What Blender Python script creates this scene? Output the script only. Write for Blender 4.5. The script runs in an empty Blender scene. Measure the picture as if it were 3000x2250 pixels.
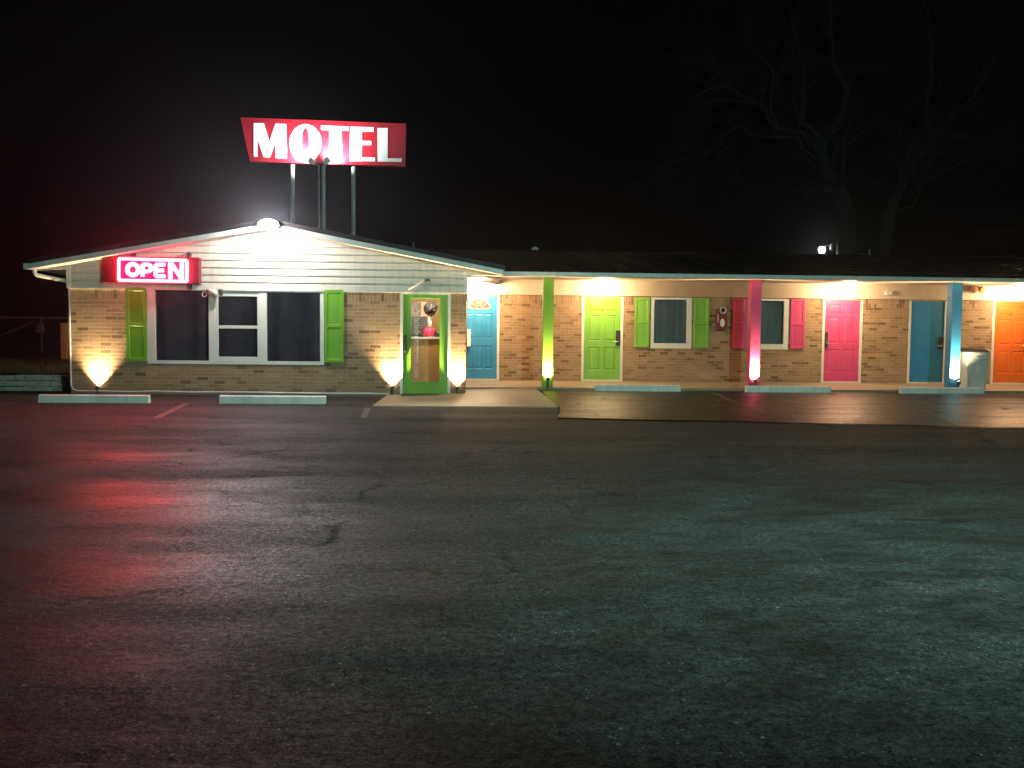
import bpy, bmesh, math, random
from mathutils import Vector, Matrix
random.seed(7)
S = bpy.context.scene
C = S.collection
R = math.radians

GLARE_HAZE = .0011
# ------------------------------------------------------------------ camera
FPX, W0, H0 = 2496.0, 3000.0, 2250.0
CAM_H = 1.15
pitch, yaw, roll = R(3.05), R(2.8), R(0.555)
cw, sw, cp, sp, cr, sr = math.cos(yaw), math.sin(yaw), math.cos(pitch), math.sin(pitch), math.cos(roll), math.sin(roll)
FWD = Vector((sw*cp, cw*cp, -sp)); RGT = Vector((cw, -sw, 0)); UPV = RGT.cross(FWD)
RT2 = cr*RGT + sr*UPV; UP2 = -sr*RGT + cr*UPV
CAM = Vector((0, 0, CAM_H))
cd = bpy.data.cameras.new('camera'); cam = bpy.data.objects.new('camera', cd); C.objects.link(cam)
m3 = Matrix((RT2, UP2, -FWD)).transposed()
cam.matrix_world = Matrix.Translation(CAM) @ m3.to_4x4()
cd.sensor_width = 36; cd.lens = 36*FPX/W0; cd.clip_end = 2000; cd.clip_start = 0.05
S.camera = cam

# measuring helpers: where the sight line through a photo pixel meets a real plane
def ray(u, v): return FWD + RT2*(u-W0/2)/FPX - UP2*(v-H0/2)/FPX
def PY(u, v, y):
    d = ray(u, v); return CAM + d*(y/d.y)
def PZ(u, v, z):
    d = ray(u, v); return CAM + d*((z-CAM_H)/d.z)
def PP(u, v, p, n):
    d = ray(u, v); return CAM + d*((Vector(p)-CAM).dot(n)/d.dot(n))

# ------------------------------------------------------------------ object helpers
def thing(name, label, cat, loc=(0, 0, 0), group=None):
    o = bpy.data.objects.new(name, None); C.objects.link(o); o.location = loc
    o.empty_display_size = .1
    o['label'] = label; o['category'] = cat
    if group: o['group'] = group
    return o
def tag(o, label, cat, group=None):
    o['label'] = label; o['category'] = cat
    if group: o['group'] = group
    return o
def origin(o):
    v = Vector((0, 0, 0))
    while o is not None:
        v += Vector(o.location); o = o.parent
    return v

class MB:
    """collects shapes in world coordinates and links them as one mesh object"""
    def __init__(s): s.bm = bmesh.new()
    def face(s, pts):
        try: return s.bm.faces.new([s.bm.verts.new(p) for p in pts])
        except ValueError: return None
    def box(s, x0, x1, y0, y1, z0, z1):
        v = [s.bm.verts.new((x, y, z)) for z in (z0, z1) for y in (y0, y1) for x in (x0, x1)]
        for f in ((0, 2, 3, 1), (4, 5, 7, 6), (0, 1, 5, 4), (2, 6, 7, 3), (0, 4, 6, 2), (1, 3, 7, 5)):
            s.bm.faces.new([v[i] for i in f])
        return s
    def hexa(s, lo, hi):
        a = [s.bm.verts.new(p) for p in lo]; b = [s.bm.verts.new(p) for p in hi]
        s.bm.faces.new(a[::-1]); s.bm.faces.new(b)
        n = len(a)
        for i in range(n): s.bm.faces.new((a[i], a[(i+1) % n], b[(i+1) % n], b[i]))
        return s
    def prism(s, poly, y0, y1):
        """polygon in (x, z) pushed from y0 to y1"""
        return s.hexa([(x, y0, z) for x, z in poly], [(x, y1, z) for x, z in poly])
    def tube(s, pts, r, n=10, caps=True):
        pts = [Vector(p) for p in pts]
        rr = r if isinstance(r, (list, tuple)) else [r]*len(pts)
        prev = None; rings = []
        for i, p in enumerate(pts):
            t = (pts[min(i+1, len(pts)-1)]-pts[max(i-1, 0)])
            if t.length < 1e-9: t = Vector((0, 0, 1))
            t.normalize()
            if prev is None:
                a = t.cross(Vector((0, 0, 1)) if abs(t.z) < .9 else Vector((1, 0, 0)))
            else:
                a = prev - t*prev.dot(t)
            a.normalize(); prev = a; b = t.cross(a)
            rings.append([s.bm.verts.new(p + (a*math.cos(q)+b*math.sin(q))*rr[i]) for q in [2*math.pi*k/n for k in range(n)]])
        for A, B in zip(rings, rings[1:]):
            for k in range(n): s.bm.faces.new((A[k], A[(k+1) % n], B[(k+1) % n], B[k]))
        if caps and n > 2:
            s.bm.faces.new(rings[0][::-1]); s.bm.faces.new(rings[-1])
        return s
    def lathe(s, c, prof, n=24, axis=(0, 0, 1)):
        """profile of (radius, height along axis) round the point c"""
        ax = Vector(axis).normalized(); a = ax.cross(Vector((0, 1, 0)) if abs(ax.y) < .9 else Vector((1, 0, 0))).normalized(); b = ax.cross(a)
        c = Vector(c); rings = []
        for r, h in prof:
            rings.append([s.bm.verts.new(c + ax*h + (a*math.cos(q)+b*math.sin(q))*max(r, 1e-4)) for q in [2*math.pi*k/n for k in range(n)]])
        for A, B in zip(rings, rings[1:]):
            for k in range(n): s.bm.faces.new((A[k], A[(k+1) % n], B[(k+1) % n], B[k]))
        s.bm.faces.new(rings[0][::-1]); s.bm.faces.new(rings[-1])
        return s
    def build(s, name, mat, parent=None, label=None, smooth=False, bevel=0, at=None):
        bmesh.ops.recalc_face_normals(s.bm, faces=s.bm.faces[:])
        me = bpy.data.meshes.new(name)
        off = Vector(at) if at is not None else origin(parent)
        if parent is not None: off = origin(parent)
        if bevel:
            bmesh.ops.bevel(s.bm, geom=[e for e in s.bm.edges if len(e.link_faces) == 2 and e.calc_face_angle(0) > .5], offset=bevel, segments=2, affect='EDGES', profile=.5)
        bmesh.ops.translate(s.bm, verts=s.bm.verts[:], vec=-off)
        if smooth:
            for f in s.bm.faces: f.smooth = True
        s.bm.to_mesh(me); s.bm.free()
        me.materials.append(mat)
        o = bpy.data.objects.new(name, me); C.objects.link(o)
        if parent is not None: o.parent = parent
        else: o.location = off
        if label: o['label'] = label
        return o
def structure(o): o['kind'] = 'structure'; return o
def stuff(o): o['kind'] = 'stuff'; return o

def sheet_with_holes(mb, x0, x1, z0, z1, holes, y, depth):
    """a wall front at y with real openings and reveals"""
    xs = sorted({x0, x1, *[h[0] for h in holes], *[h[1] for h in holes]})
    zs = sorted({z0, z1, *[h[2] for h in holes], *[h[3] for h in holes]})
    xs = [x for x in xs if x0-1e-6 <= x <= x1+1e-6]; zs = [z for z in zs if z0-1e-6 <= z <= z1+1e-6]
    def solid(i, k):
        if not (0 <= i < len(xs)-1 and 0 <= k < len(zs)-1): return False
        cx, cz = (xs[i]+xs[i+1])/2, (zs[k]+zs[k+1])/2
        return not any(h[0] < cx < h[1] and h[2] < cz < h[3] for h in holes)
    yb = y+depth
    for i in range(len(xs)-1):
        for k in range(len(zs)-1):
            if not solid(i, k): continue
            a, b, c, d = xs[i], xs[i+1], zs[k], zs[k+1]
            mb.face([(a, y, c), (b, y, c), (b, y, d), (a, y, d)])
            mb.face([(a, yb, c), (a, yb, d), (b, yb, d), (b, yb, c)])
            if not solid(i-1, k): mb.face([(a, y, c), (a, y, d), (a, yb, d), (a, yb, c)])
            if not solid(i+1, k): mb.face([(b, y, c), (b, yb, c), (b, yb, d), (b, y, d)])
            if not solid(i, k-1): mb.face([(a, y, c), (a, yb, c), (b, yb, c), (b, y, c)])
            if not solid(i, k+1): mb.face([(a, y, d), (b, y, d), (b, yb, d), (a, yb, d)])

def panelled(mb, x0, x1, z0, z1, panels, y, depth, raised=True):
    """a slab whose front face at y carries sunk or raised-and-fielded panels"""
    sheet_with_holes(mb, x0, x1, z0, z1, panels, y, depth)
    for a, b, c, d in panels:
        rings = [(0, 0), (.012, .012), (.02, .012)] + ([(.05, .003)] if raised else [])
        loops = [[(a+i, y+dy, c+i), (b-i, y+dy, c+i), (b-i, y+dy, d-i), (a+i, y+dy, d-i)] for i, dy in rings]
        for P, Q in zip(loops, loops[1:]):
            for k in range(4): mb.face([P[k], P[(k+1) % 4], Q[(k+1) % 4], Q[k]])
        mb.face(loops[-1])

# ------------------------------------------------------------------ materials
def mat(name):
    m = bpy.data.materials.new(name); m.use_nodes = True
    nt = m.node_tree; return m, nt, nt.nodes['Principled BSDF']
def N(nt, t, **kw):
    n = nt.nodes.new(t)
    for k, v in kw.items():
        if k in n.inputs.keys(): n.inputs[k].default_value = v
        else: setattr(n, k, v)
    return n
def rgba(c): return (c[0], c[1], c[2], 1)
def ramp(nt, fac, stops, interp='LINEAR'):
    n = nt.nodes.new('ShaderNodeValToRGB'); n.color_ramp.interpolation = interp
    e = n.color_ramp.elements
    while len(e) < len(stops): e.new(.5)
    for el, (p, c) in zip(e, stops):
        el.position = p; el.color = rgba(c) if not isinstance(c, float) else (c, c, c, 1)
    nt.links.new(fac, n.inputs['Fac']); return n.outputs['Color']
def noise(nt, vec, scale, detail=4, rough=.55):
    n = N(nt, 'ShaderNodeTexNoise', Scale=scale, Detail=detail, Roughness=rough)
    nt.links.new(vec, n.inputs['Vector']); return n.outputs['Fac']
def pos(nt): return N(nt, 'ShaderNodeNewGeometry').outputs['Position']
def mapping(nt, vec, scale=(1, 1, 1), rot=(0, 0, 0)):
    n = nt.nodes.new('ShaderNodeMapping'); n.inputs['Scale'].default_value = scale; n.inputs['Rotation'].default_value = rot
    nt.links.new(vec, n.inputs['Vector']); return n.outputs['Vector']
def mixc(nt, fac, a, b, mode='MIX'):
    n = nt.nodes.new('ShaderNodeMix'); n.data_type = 'RGBA'; n.blend_type = mode
    for sock, v in ((0, fac), (6, a), (7, b)):
        if hasattr(v, 'is_linked'): nt.links.new(v, n.inputs[sock])
        elif isinstance(v, (int, float)): n.inputs[sock].default_value = v
        else: n.inputs[sock].default_value = rgba(v)
    return n.outputs[2]
def math_(nt, op, a, b=None, clamp=False):
    n = nt.nodes.new('ShaderNodeMath'); n.operation = op; n.use_clamp = clamp
    for i, v in ((0, a), (1, b)):
        if v is None: continue
        if hasattr(v, 'is_linked'): nt.links.new(v, n.inputs[i])
        else: n.inputs[i].default_value = v
    return n.outputs[0]
def bump(nt, p, h, strength=.3, dist=.01):
    n = N(nt, 'ShaderNodeBump', Strength=strength, Distance=dist)
    nt.links.new(h, n.inputs['Height']); nt.links.new(n.outputs['Normal'], p.inputs['Normal'])

def paint(name, col, rough=.45, var=.12, grain=.0015, spec=.5, dirt=0.0, metal=0.0):
    m, nt, p = mat(name)
    g = pos(nt)
    n1 = noise(nt, g, 2.3, 5); n2 = noise(nt, mapping(nt, g, (9, 9, 1.2)), 1.0, 4)
    dark = tuple(c*(1-var*1.6) for c in col); lite = tuple(min(1, c*(1+var*.5)) for c in col)
    c = ramp(nt, math_(nt, 'MULTIPLY_ADD', n2, .5) if False else math_(nt, 'ADD', math_(nt, 'MULTIPLY', n1, .55), math_(nt, 'MULTIPLY', n2, .45)), [(.32, dark), (.62, lite)])
    if dirt:
        n3 = noise(nt, mapping(nt, g, (14, 14, 1.5)), 1.0, 6, .7)
        c = mixc(nt, ramp(nt, n3, [(.52, 0.0), (.75, dirt)]), c, (.09, .075, .055))
    nt.links.new(c, p.inputs['Base Color'])
    nt.links.new(ramp(nt, noise(nt, g, 11, 4), [(.3, max(.05, rough-.1)), (.7, min(1., rough+.12))]), p.inputs['Roughness'])
    p.inputs['Specular IOR Level'].default_value = spec; p.inputs['Metallic'].default_value = metal
    if grain: bump(nt, p, noise(nt, g, 90, 3), .35, grain)
    return m
def plain(name, col, rough=.5, metal=0.0):
    m, nt, p = mat(name); p.inputs['Base Color'].default_value = rgba(col); p.inputs['Roughness'].default_value = rough; p.inputs['Metallic'].default_value = metal
    return m
def glow(name, col, k, base=.6):
    m, nt, p = mat(name)
    p.inputs['Base Color'].default_value = rgba((base, base, base)); p.inputs['Emission Color'].default_value = rgba(col); p.inputs['Emission Strength'].default_value = k
    return m

def brick_mat(name, soldier_z, warm=0.0):
    m, nt, p = mat(name); g = pos(nt)
    sx = N(nt, 'ShaderNodeSeparateXYZ'); nt.links.new(g, sx.inputs[0])
    h = math_(nt, 'ADD', sx.outputs['X'], sx.outputs['Y'])
    cv = N(nt, 'ShaderNodeCombineXYZ'); nt.links.new(h, cv.inputs['X']); nt.links.new(sx.outputs['Z'], cv.inputs['Y'])
    # wobble so that courses are not ruled lines
    wob = N(nt, 'ShaderNodeTexNoise', Scale=3.0, Detail=3.0); nt.links.new(g, wob.inputs['Vector'])
    va = N(nt, 'ShaderNodeVectorMath', operation='MULTIPLY_ADD'); nt.links.new(wob.outputs['Color'], va.inputs[0]); va.inputs[1].default_value = (.012, .010, 0); nt.links.new(cv.outputs[0], va.inputs[2])
    sv = N(nt, 'ShaderNodeCombineXYZ'); s2 = N(nt, 'ShaderNodeSeparateXYZ'); nt.links.new(va.outputs[0], s2.inputs[0])
    nt.links.new(math_(nt, 'SUBTRACT', s2.outputs['Y'], soldier_z+.001), sv.inputs['X']); nt.links.new(s2.outputs['X'], sv.inputs['Y'])
    cond = math_(nt, 'GREATER_THAN', sx.outputs['Z'], soldier_z)
    def bt(v):
        b = N(nt, 'ShaderNodeTexBrick', Scale=1.0); b.inputs['Color1'].default_value = (0, 0, 0, 1); b.inputs['Color2'].default_value = (1, 1, 1, 1); b.inputs['Mortar'].default_value = (.5, .5, .5, 1)
        b.inputs['Brick Width'].default_value = .215; b.inputs['Row Height'].default_value = .072; b.inputs['Mortar Size'].default_value = .0055; b.inputs['Mortar Smooth'].default_value = .3; b.inputs['Bias'].default_value = 0
        nt.links.new(v, b.inputs['Vector']); return b
    b1, b2 = bt(va.outputs[0]), bt(sv.outputs[0])
    tint = mixc(nt, cond, b1.outputs['Color'], b2.outputs['Color']); fac = mixc(nt, cond, b1.outputs['Fac'], b2.outputs['Fac'])
    body = ramp(nt, tint, [(0, (.13, .07, .035)), (.1, (.19, .105, .055)), (.2, (.32, .20, .105)), (.5, (.40, .26, .14)), (.75, (.36, .225, .115)), (.9, (.46, .31, .18)), (1, (.23, .13, .065))])
    pt = noise(nt, mapping(nt, g, (1, 1, 2)), 1.1, 5)
    body = mixc(nt, ramp(nt, pt, [(.35, .0), (.68, .5)]), body, (.22, .135, .065))
    fine = noise(nt, g, 55, 4)
    body = mixc(nt, .5, body, ramp(nt, fine, [(.3, .55), (.7, 1.25 if False else 1.0)]), 'MULTIPLY')
    col = mixc(nt, fac, body, (.36, .285, .19))
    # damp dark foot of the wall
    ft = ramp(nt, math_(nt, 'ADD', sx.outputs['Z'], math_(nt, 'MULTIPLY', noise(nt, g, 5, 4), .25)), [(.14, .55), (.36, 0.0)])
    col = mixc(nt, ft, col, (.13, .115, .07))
    nt.links.new(col, p.inputs['Base Color']); p.inputs['Roughness'].default_value = .78
    hgt = math_(nt, 'ADD', math_(nt, 'MULTIPLY', math_(nt, 'SUBTRACT', 1.0, fac), 1.0), math_(nt, 'MULTIPLY', math_(nt, 'ADD', tint, fine), .28))
    bump(nt, p, hgt, .8, .009)
    return m

def asphalt_mat(name, base, rough_lo, rough_hi, cracks=True, seed=0.0, warm=(1, 1, 1), wave=1.0, yk=.11, spec=.36):
    m, nt, p = mat(name); g = pos(nt)
    n_big = noise(nt, mapping(nt, g, (.25, .55, 1)), 1.0, 6, .62)
    n_mid = noise(nt, mapping(nt, g, (1.3, 2.4, 1)), 1.0, 6, .7)
    n_clod = noise(nt, mapping(nt, g, (5, 8, 1)), 1.0, 5, .75)
    n_agg = noise(nt, g, 30, 4, .8)
    n_fine = noise(nt, g, 95, 3, .8)
    t = math_(nt, 'ADD', math_(nt, 'MULTIPLY', n_big, .42), math_(nt, 'MULTIPLY', n_mid, .58))
    lo = tuple(base*.35*w for w in warm); hi = tuple(base*1.7*w for w in warm)
    col = ramp(nt, t, [(.36, lo), (.62, hi)])
    col = mixc(nt, .85, col, ramp(nt, n_clod, [(.38, .45), (.60, 1.0)]), 'MULTIPLY')
    grit = math_(nt, 'ADD', math_(nt, 'MULTIPLY', n_fine, .5), math_(nt, 'MULTIPLY', n_agg, .5))
    grit = ramp(nt, grit, [(.42, .06), (.58, 1.0)])
    col = mixc(nt, .95, col, grit, 'MULTIPLY')
    # pale stones worn clear of the binder
    for scl, cut, rad in ((85.0, .93, .38), (42.0, .965, .30), (17.0, .985, .16)):
        vo = N(nt, 'ShaderNodeTexVoronoi', Scale=scl); nt.links.new(g, vo.inputs['Vector'])
        sc = N(nt, 'ShaderNodeSeparateColor'); nt.links.new(vo.outputs['Color'], sc.inputs[0])
        st = math_(nt, 'MULTIPLY', math_(nt, 'GREATER_THAN', sc.outputs[0], cut), math_(nt, 'LESS_THAN', vo.outputs['Distance'], rad))
        st = math_(nt, 'MULTIPLY', st, math_(nt, 'MULTIPLY', sc.outputs[1], ramp(nt, n_mid, [(.42, .1), (.62, .9)])))
        col = mixc(nt, st, col, (.24, .24, .23))
    wet = math_(nt, 'ADD', math_(nt, 'MULTIPLY', noise(nt, mapping(nt, g, (.2, 1.3, 1)), 1.0, 5, .6), .55), math_(nt, 'MULTIPLY', n_mid, .45))
    rough = ramp(nt, wet, [(.38, rough_lo), (.60, rough_hi)])
    rough = math_(nt, 'ADD', rough, math_(nt, 'MULTIPLY', math_(nt, 'SUBTRACT', 1.0, grit), .22), True)
    hgt = math_(nt, 'ADD', math_(nt, 'MULTIPLY', n_fine, .45), n_agg)
    hgt = math_(nt, 'ADD', hgt, math_(nt, 'MULTIPLY', n_clod, 1.5*wave))
    hgt = math_(nt, 'ADD', hgt, math_(nt, 'MULTIPLY', noise(nt, mapping(nt, g, (.5, 2.6, 1)), 1.0, 4, .6), 1.7*wave))
    if cracks:
        wv = N(nt, 'ShaderNodeTexNoise', Scale=2.2, Detail=7.0, Roughness=.75); nt.links.new(g, wv.inputs['Vector'])
        va = N(nt, 'ShaderNodeVectorMath', operation='MULTIPLY_ADD'); nt.links.new(wv.outputs['Color'], va.inputs[0]); va.inputs[1].default_value = (.7, .7, 0); nt.links.new(g, va.inputs[2])
        mask = None
        for scl, wd, a0, ns in (((.13, .40, 1), .006, .75, .8), ((.7, 1.5, 1), .018, .6, .45)):
            v2 = N(nt, 'ShaderNodeTexVoronoi', feature='DISTANCE_TO_EDGE', Scale=1.0); nt.links.new(mapping(nt, va.outputs[0], scl), v2.inputs['Vector'])
            line = ramp(nt, v2.outputs['Distance'], [(0.0, a0), (wd, 0.0)])
            line = math_(nt, 'MULTIPLY', line, ramp(nt, noise(nt, g, ns, 4, .7), [(.46, 0.0), (.60, 1.0)]))
            mask = line if mask is None else math_(nt, 'MAXIMUM', mask, line)
        col = mixc(nt, mask, col, (.003, .003, .003))
        hgt = math_(nt, 'SUBTRACT', hgt, math_(nt, 'MULTIPLY', mask, 1.2))
        rough = mixc(nt, mask, rough, (.9, .9, .9))
    nt.links.new(col, p.inputs['Base Color']); nt.links.new(rough, p.inputs['Roughness'])
    # added position ramp: gloss falls rightward and towards the building, to shape reflections
    sx = N(nt, 'ShaderNodeSeparateXYZ'); nt.links.new(g, sx.inputs[0])
    sheen_cut = ramp(nt, math_(nt, 'ADD', math_(nt, 'MULTIPLY', math_(nt, 'ADD', sx.outputs['X'], seed), .12), math_(nt, 'ADD', n_big, math_(nt, 'MULTIPLY', math_(nt, 'MAXIMUM', math_(nt, 'SUBTRACT', sx.outputs['Y'], 5.5), 0.0), yk))), [(.24, 0.0), (.62, 1.0)])
    nt.links.new(math_(nt, 'ADD', rough, math_(nt, 'MULTIPLY', sheen_cut, .30), True), p.inputs['Roughness'])
    nt.links.new(math_(nt, 'SUBTRACT', spec, math_(nt, 'MULTIPLY', sheen_cut, spec*.6)), p.inputs['Specular IOR Level'])
    bump(nt, p, hgt, .5, .007)
    return m

def concrete_mat(name, col, var=.3, scale=1.4):
    m, nt, p = mat(name); g = pos(nt)
    t = math_(nt, 'ADD', math_(nt, 'MULTIPLY', noise(nt, g, scale, 6, .65), .6), math_(nt, 'MULTIPLY', noise(nt, g, 22, 4), .4))
    c = ramp(nt, t, [(.33, tuple(x*(1-var) for x in col)), (.6, col), (.72, tuple(x*1.12 for x in col))])
    stain = noise(nt, mapping(nt, g, (.8, 1.6, 1)), .9, 5, .7)
    c = mixc(nt, ramp(nt, stain, [(.5, 0.0), (.68, .6)]), c, tuple(x*.42 for x in col))
    nt.links.new(c, p.inputs['Base Color'])
    nt.links.new(ramp(nt, stain, [(.4, .6), (.65, .38)]), p.inputs['Roughness'])
    bump(nt, p, noise(nt, g, 60, 4, .7), .4, .004)
    return m

def glass_mat(name, tint=(.55, .6, .6)):
    m, nt, p = mat(name); nt.nodes.remove(p); out = nt.nodes['Material Output']
    tr = N(nt, 'ShaderNodeBsdfTransparent', Color=rgba(tint)); gl = N(nt, 'ShaderNodeBsdfGlossy', Roughness=.03, Color=(1, 1, 1, 1))
    fr = N(nt, 'ShaderNodeFresnel', IOR=1.52); mx = N(nt, 'ShaderNodeMixShader')
    nt.links.new(math_(nt, 'MULTIPLY', fr.outputs[0], 1.6, True), mx.inputs[0]); nt.links.new(tr.outputs[0], mx.inputs[1]); nt.links.new(gl.outputs[0], mx.inputs[2]); nt.links.new(mx.outputs[0], out.inputs['Surface'])
    return m

def grass_mat():
    m, nt, p = mat('grass'); g = pos(nt)
    nt.links.new(ramp(nt, noise(nt, g, 3, 6), [(.3, (.03, .035, .012)), (.7, (.085, .075, .03))]), p.inputs['Base Color']); p.inputs['Roughness'].default_value = .9
    bump(nt, p, noise(nt, g, 30, 4), .8, .05); return m
def stone_mat():
    m, nt, p = mat('stone'); g = pos(nt)
    t = math_(nt, 'ADD', math_(nt, 'MULTIPLY', noise(nt, mapping(nt, g, (1.3, 1, 5)), 2.2, 6, .65), .6), math_(nt, 'MULTIPLY', noise(nt, g, 18, 4), .4))
    nt.links.new(ramp(nt, t, [(.33, (.14, .15, .125)), (.5, (.38, .40, .34)), (.68, (.48, .50, .43))]), p.inputs['Base Color']); p.inputs['Roughness'].default_value = .85
    bump(nt, p, t, .8, .02); return m
def roof_mat():
    m, nt, p = mat('dark_roof'); g = pos(nt)
    nt.links.new(ramp(nt, noise(nt, mapping(nt, g, (3, .6, 1)), 1, 5), [(.3, (.004, .003, .003)), (.7, (.010, .007, .0065))]), p.inputs['Base Color'])
    p.inputs['Roughness'].default_value = .55; p.inputs['Specular IOR Level'].default_value = .3
    bump(nt, p, noise(nt, g, 25, 4), .4, .004); return m
def bark_mat():
    m, nt, p = mat('bark'); g = pos(nt)
    nt.links.new(ramp(nt, noise(nt, mapping(nt, g, (4, 4, .8)), 2, 5), [(.3, (.02, .02, .017)), (.7, (.05, .047, .042))]), p.inputs['Base Color']); p.inputs['Roughness'].default_value = .9
    return m
def wood_mat(name, a, b):
    m, nt, p = mat(name); g = pos(nt)
    nt.links.new(ramp(nt, noise(nt, mapping(nt, g, (18, 18, .8)), 1.5, 6, .65), [(.3, a), (.7, b)]), p.inputs['Base Color']); p.inputs['Roughness'].default_value = .7
    return m

M = dict(
    brick_office=brick_mat('office_brick', 1.85), brick_wing=brick_mat('wing_brick', 2.01),
    siding=paint('siding_vinyl', (.66, .61, .53), .5, .12, .0008, dirt=.22), trim=paint('white_trim', (.68, .66, .6), .45, .08, .0006, dirt=.25),
    frieze=paint('frieze_paint', (.60, .55, .46), .55, .08, .001), soffit=paint('soffit_paint', (.62, .58, .5), .55, .08),
    gutter=paint('gutter_metal', (.50, .54, .52), .4, .1, .0005),
    lime=paint('lime_paint', (.165, .40, .022), .42, .1, dirt=.14), pink=paint('pink_paint', (.58, .06, .19), .42, .1, dirt=.14), blue=paint('blue_paint', (.018, .20, .42), .42, .1, dirt=.14), orange=paint('orange_paint', (.70, .135, .018), .42, .1, dirt=.14),
    lime_post=paint('lime_post_paint', (.20, .44, .02), .62, .1, dirt=.25), pink_post=paint('pink_post_paint', (.52, .05, .18), .62, .1, dirt=.2), blue_post=paint('blue_post_paint', (.015, .18, .40), .62, .1, dirt=.25),
    frame=paint('window_frame_white', (.66, .66, .6), .45, .06, .0005), glass=glass_mat('window_glass', (.93, .95, .95)), glass_dark=glass_mat('dark_window_glass', (.9, .9, .93)), glass_clear=glass_mat('door_glass', (.97, .97, .97)),
    curtain_dark=paint('dark_curtain', (.105, .105, .125), .9, .25, 0), curtain=paint('pale_curtain', (.33, .36, .36), .9, .15, 0),
    black=plain('black_metal', (.015, .015, .016), .45), dark=paint('dark_metal', (.05, .048, .045), .45, .2), steel=plain('brushed_steel', (.55, .55, .53), .3, 1.0),
    galv=paint('galvanised_pole', (.33, .34, .33), .5, .2, .001, dirt=.3), roof=roof_mat(), concrete=concrete_mat('walkway_concrete', (.30, .25, .185)), pad=concrete_mat('pad_concrete', (.29, .24, .175)),
    stop=paint('stop_paint', (.82, .79, .73), .6, .12, .003, dirt=.35), line=None, asphalt=asphalt_mat('old_asphalt', .050, .25, .46, True, 0.6, (.88, 1.0, .98)), asphalt_new=asphalt_mat('newer_asphalt', .009, .21, .36, True, -11.0, (1.2, 1.0, .88), .4, 0.0, .095),
    grass=grass_mat(), stone=stone_mat(), bark=bark_mat(), wood=wood_mat('post_wood', (.42, .22, .10), (.68, .38, .19)),
    neon=glow('red_neon', (1, .06, .15), 20.0), neon_face=glow('neon_face', (1, .0, .0010), 125.0, .02), red_box=paint('sign_cabinet', (.20, .012, .03), .45, .15, .0005), sign_red=paint('sign_red', (.36, .007, .018), .4, .12, .0006, dirt=.1), sign_white=paint('sign_white', (.78, .79, .78), .4, .06, .0004),
    lens=glow('flood_lens', (.97, .93, 1), 620.0), lens_warm=glow('warm_lens', (1, .74, .42), 50.0), lens_uplight=glow('uplight_lens', (1, .76, .42), 60.0), lens_sign=glow('sign_lens', (.92, .96, 1), 30.0), lens_far=glow('far_lens', (.9, 1, .96), 60.0),
    counter_front=paint('counter_wood', (.50, .29, .12), .6, .08), counter_top=plain('counter_top', (.75, .74, .72), .35), wall_brown=paint('inner_wall', (.36, .24, .11), .7, .08), floor=plain('inner_floor', (.12, .09, .06), .5),
    poster=None, paper=plain('cream_paper', (.8, .74, .55), .7), grey_poster=paint('grey_poster', (.15, .15, .17), .6, .2, 0), letter=plain('frosted_letter', (.62, .62, .62), .6), red_letter=plain('red_letter', (.45, .03, .02), .5),
    ext_red=paint('cabinet_red', (.16, .018, .022), .35, .2), white=plain('white_plastic', (.72, .72, .68), .4), can=paint('can_plastic', (.56, .60, .60), .45, .15, .001, dirt=.3), bloom=plain('bloom_dark', (.035, .03, .04), .5), hotpink=paint('hot_pink', (.75, .05, .16), .5, .2), rope=plain('conduit_white', (.6, .62, .58), .5),
    wall_plain=paint('rear_wall', (.32, .22, .13), .8, .2))
def worn_line():
    m, nt, p = mat('worn_paint'); g = pos(nt)
    wear = math_(nt, 'ADD', math_(nt, 'MULTIPLY', noise(nt, g, 30, 4, .7), .5), math_(nt, 'MULTIPLY', noise(nt, g, 4, 4), .5))
    nt.links.new(ramp(nt, wear, [(.44, (.015, .015, .015)), (.64, (.075, .068, .06))]), p.inputs['Base Color']); p.inputs['Roughness'].default_value = .65
    bump(nt, p, noise(nt, g, 70, 3), .5, .006); return m
M['line'] = worn_line()
def poster_mat():
    m, nt, p = mat('printed_poster'); g = pos(nt)
    v = N(nt, 'ShaderNodeTexVoronoi', Scale=11.0); nt.links.new(g, v.inputs['Vector'])
    sc = N(nt, 'ShaderNodeSeparateColor'); nt.links.new(v.outputs['Color'], sc.inputs[0])
    nt.links.new(ramp(nt, sc.outputs[0], [(0, (.3, .2, .22)), (.4, (.55, .28, .3)), (.7, (.42, .36, .4)), (1, (.75, .4, .25))], 'CONSTANT'), p.inputs['Base Color']); return m
M['poster'] = poster_mat()
def can_leaf(): pass

# ------------------------------------------------------------------ lights
def lamp(kind, loc, power, col, parent=None, aim=None, size=.04, spot=90, blend=.4):
    d = bpy.data.lights.new('lamp_light', kind); d.energy = power; d.color = col; d.shadow_soft_size = size
    if kind == 'SPOT': d.spot_size = R(spot); d.spot_blend = blend
    o = bpy.data.objects.new('lamp_light', d); C.objects.link(o)
    l = Vector(loc)
    if aim is not None: o.rotation_euler = (Vector(aim)-l).to_track_quat('-Z', 'Y').to_euler()
    if parent is not None: o.parent = parent; l = l-origin(parent)
    o.location = l; return o
WARM = (1, .64, .34); UPW = (1, .74, .40)

# ------------------------------------------------------------------ main planes
YO, YW, YP, YE, YG = 16.8, 20.9, 18.2, 17.4, 16.4     # office front, room front, posts, eave, gable edge
XL = PY(205, 990, YO).x; XR = PY(1364.5, 990, YO).x
ZS = 2.055                                             # foot of the siding
XA, ZA, SL = PY(790, 660, YG).x, 3.275, .183            # gable apex and slope
def rake(x): return ZA - SL*abs(x-XA)
XEL = XA-4.42; XER = XA+4.42
WX0, WX1 = -2.3, 19.0                                   # room wing

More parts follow.
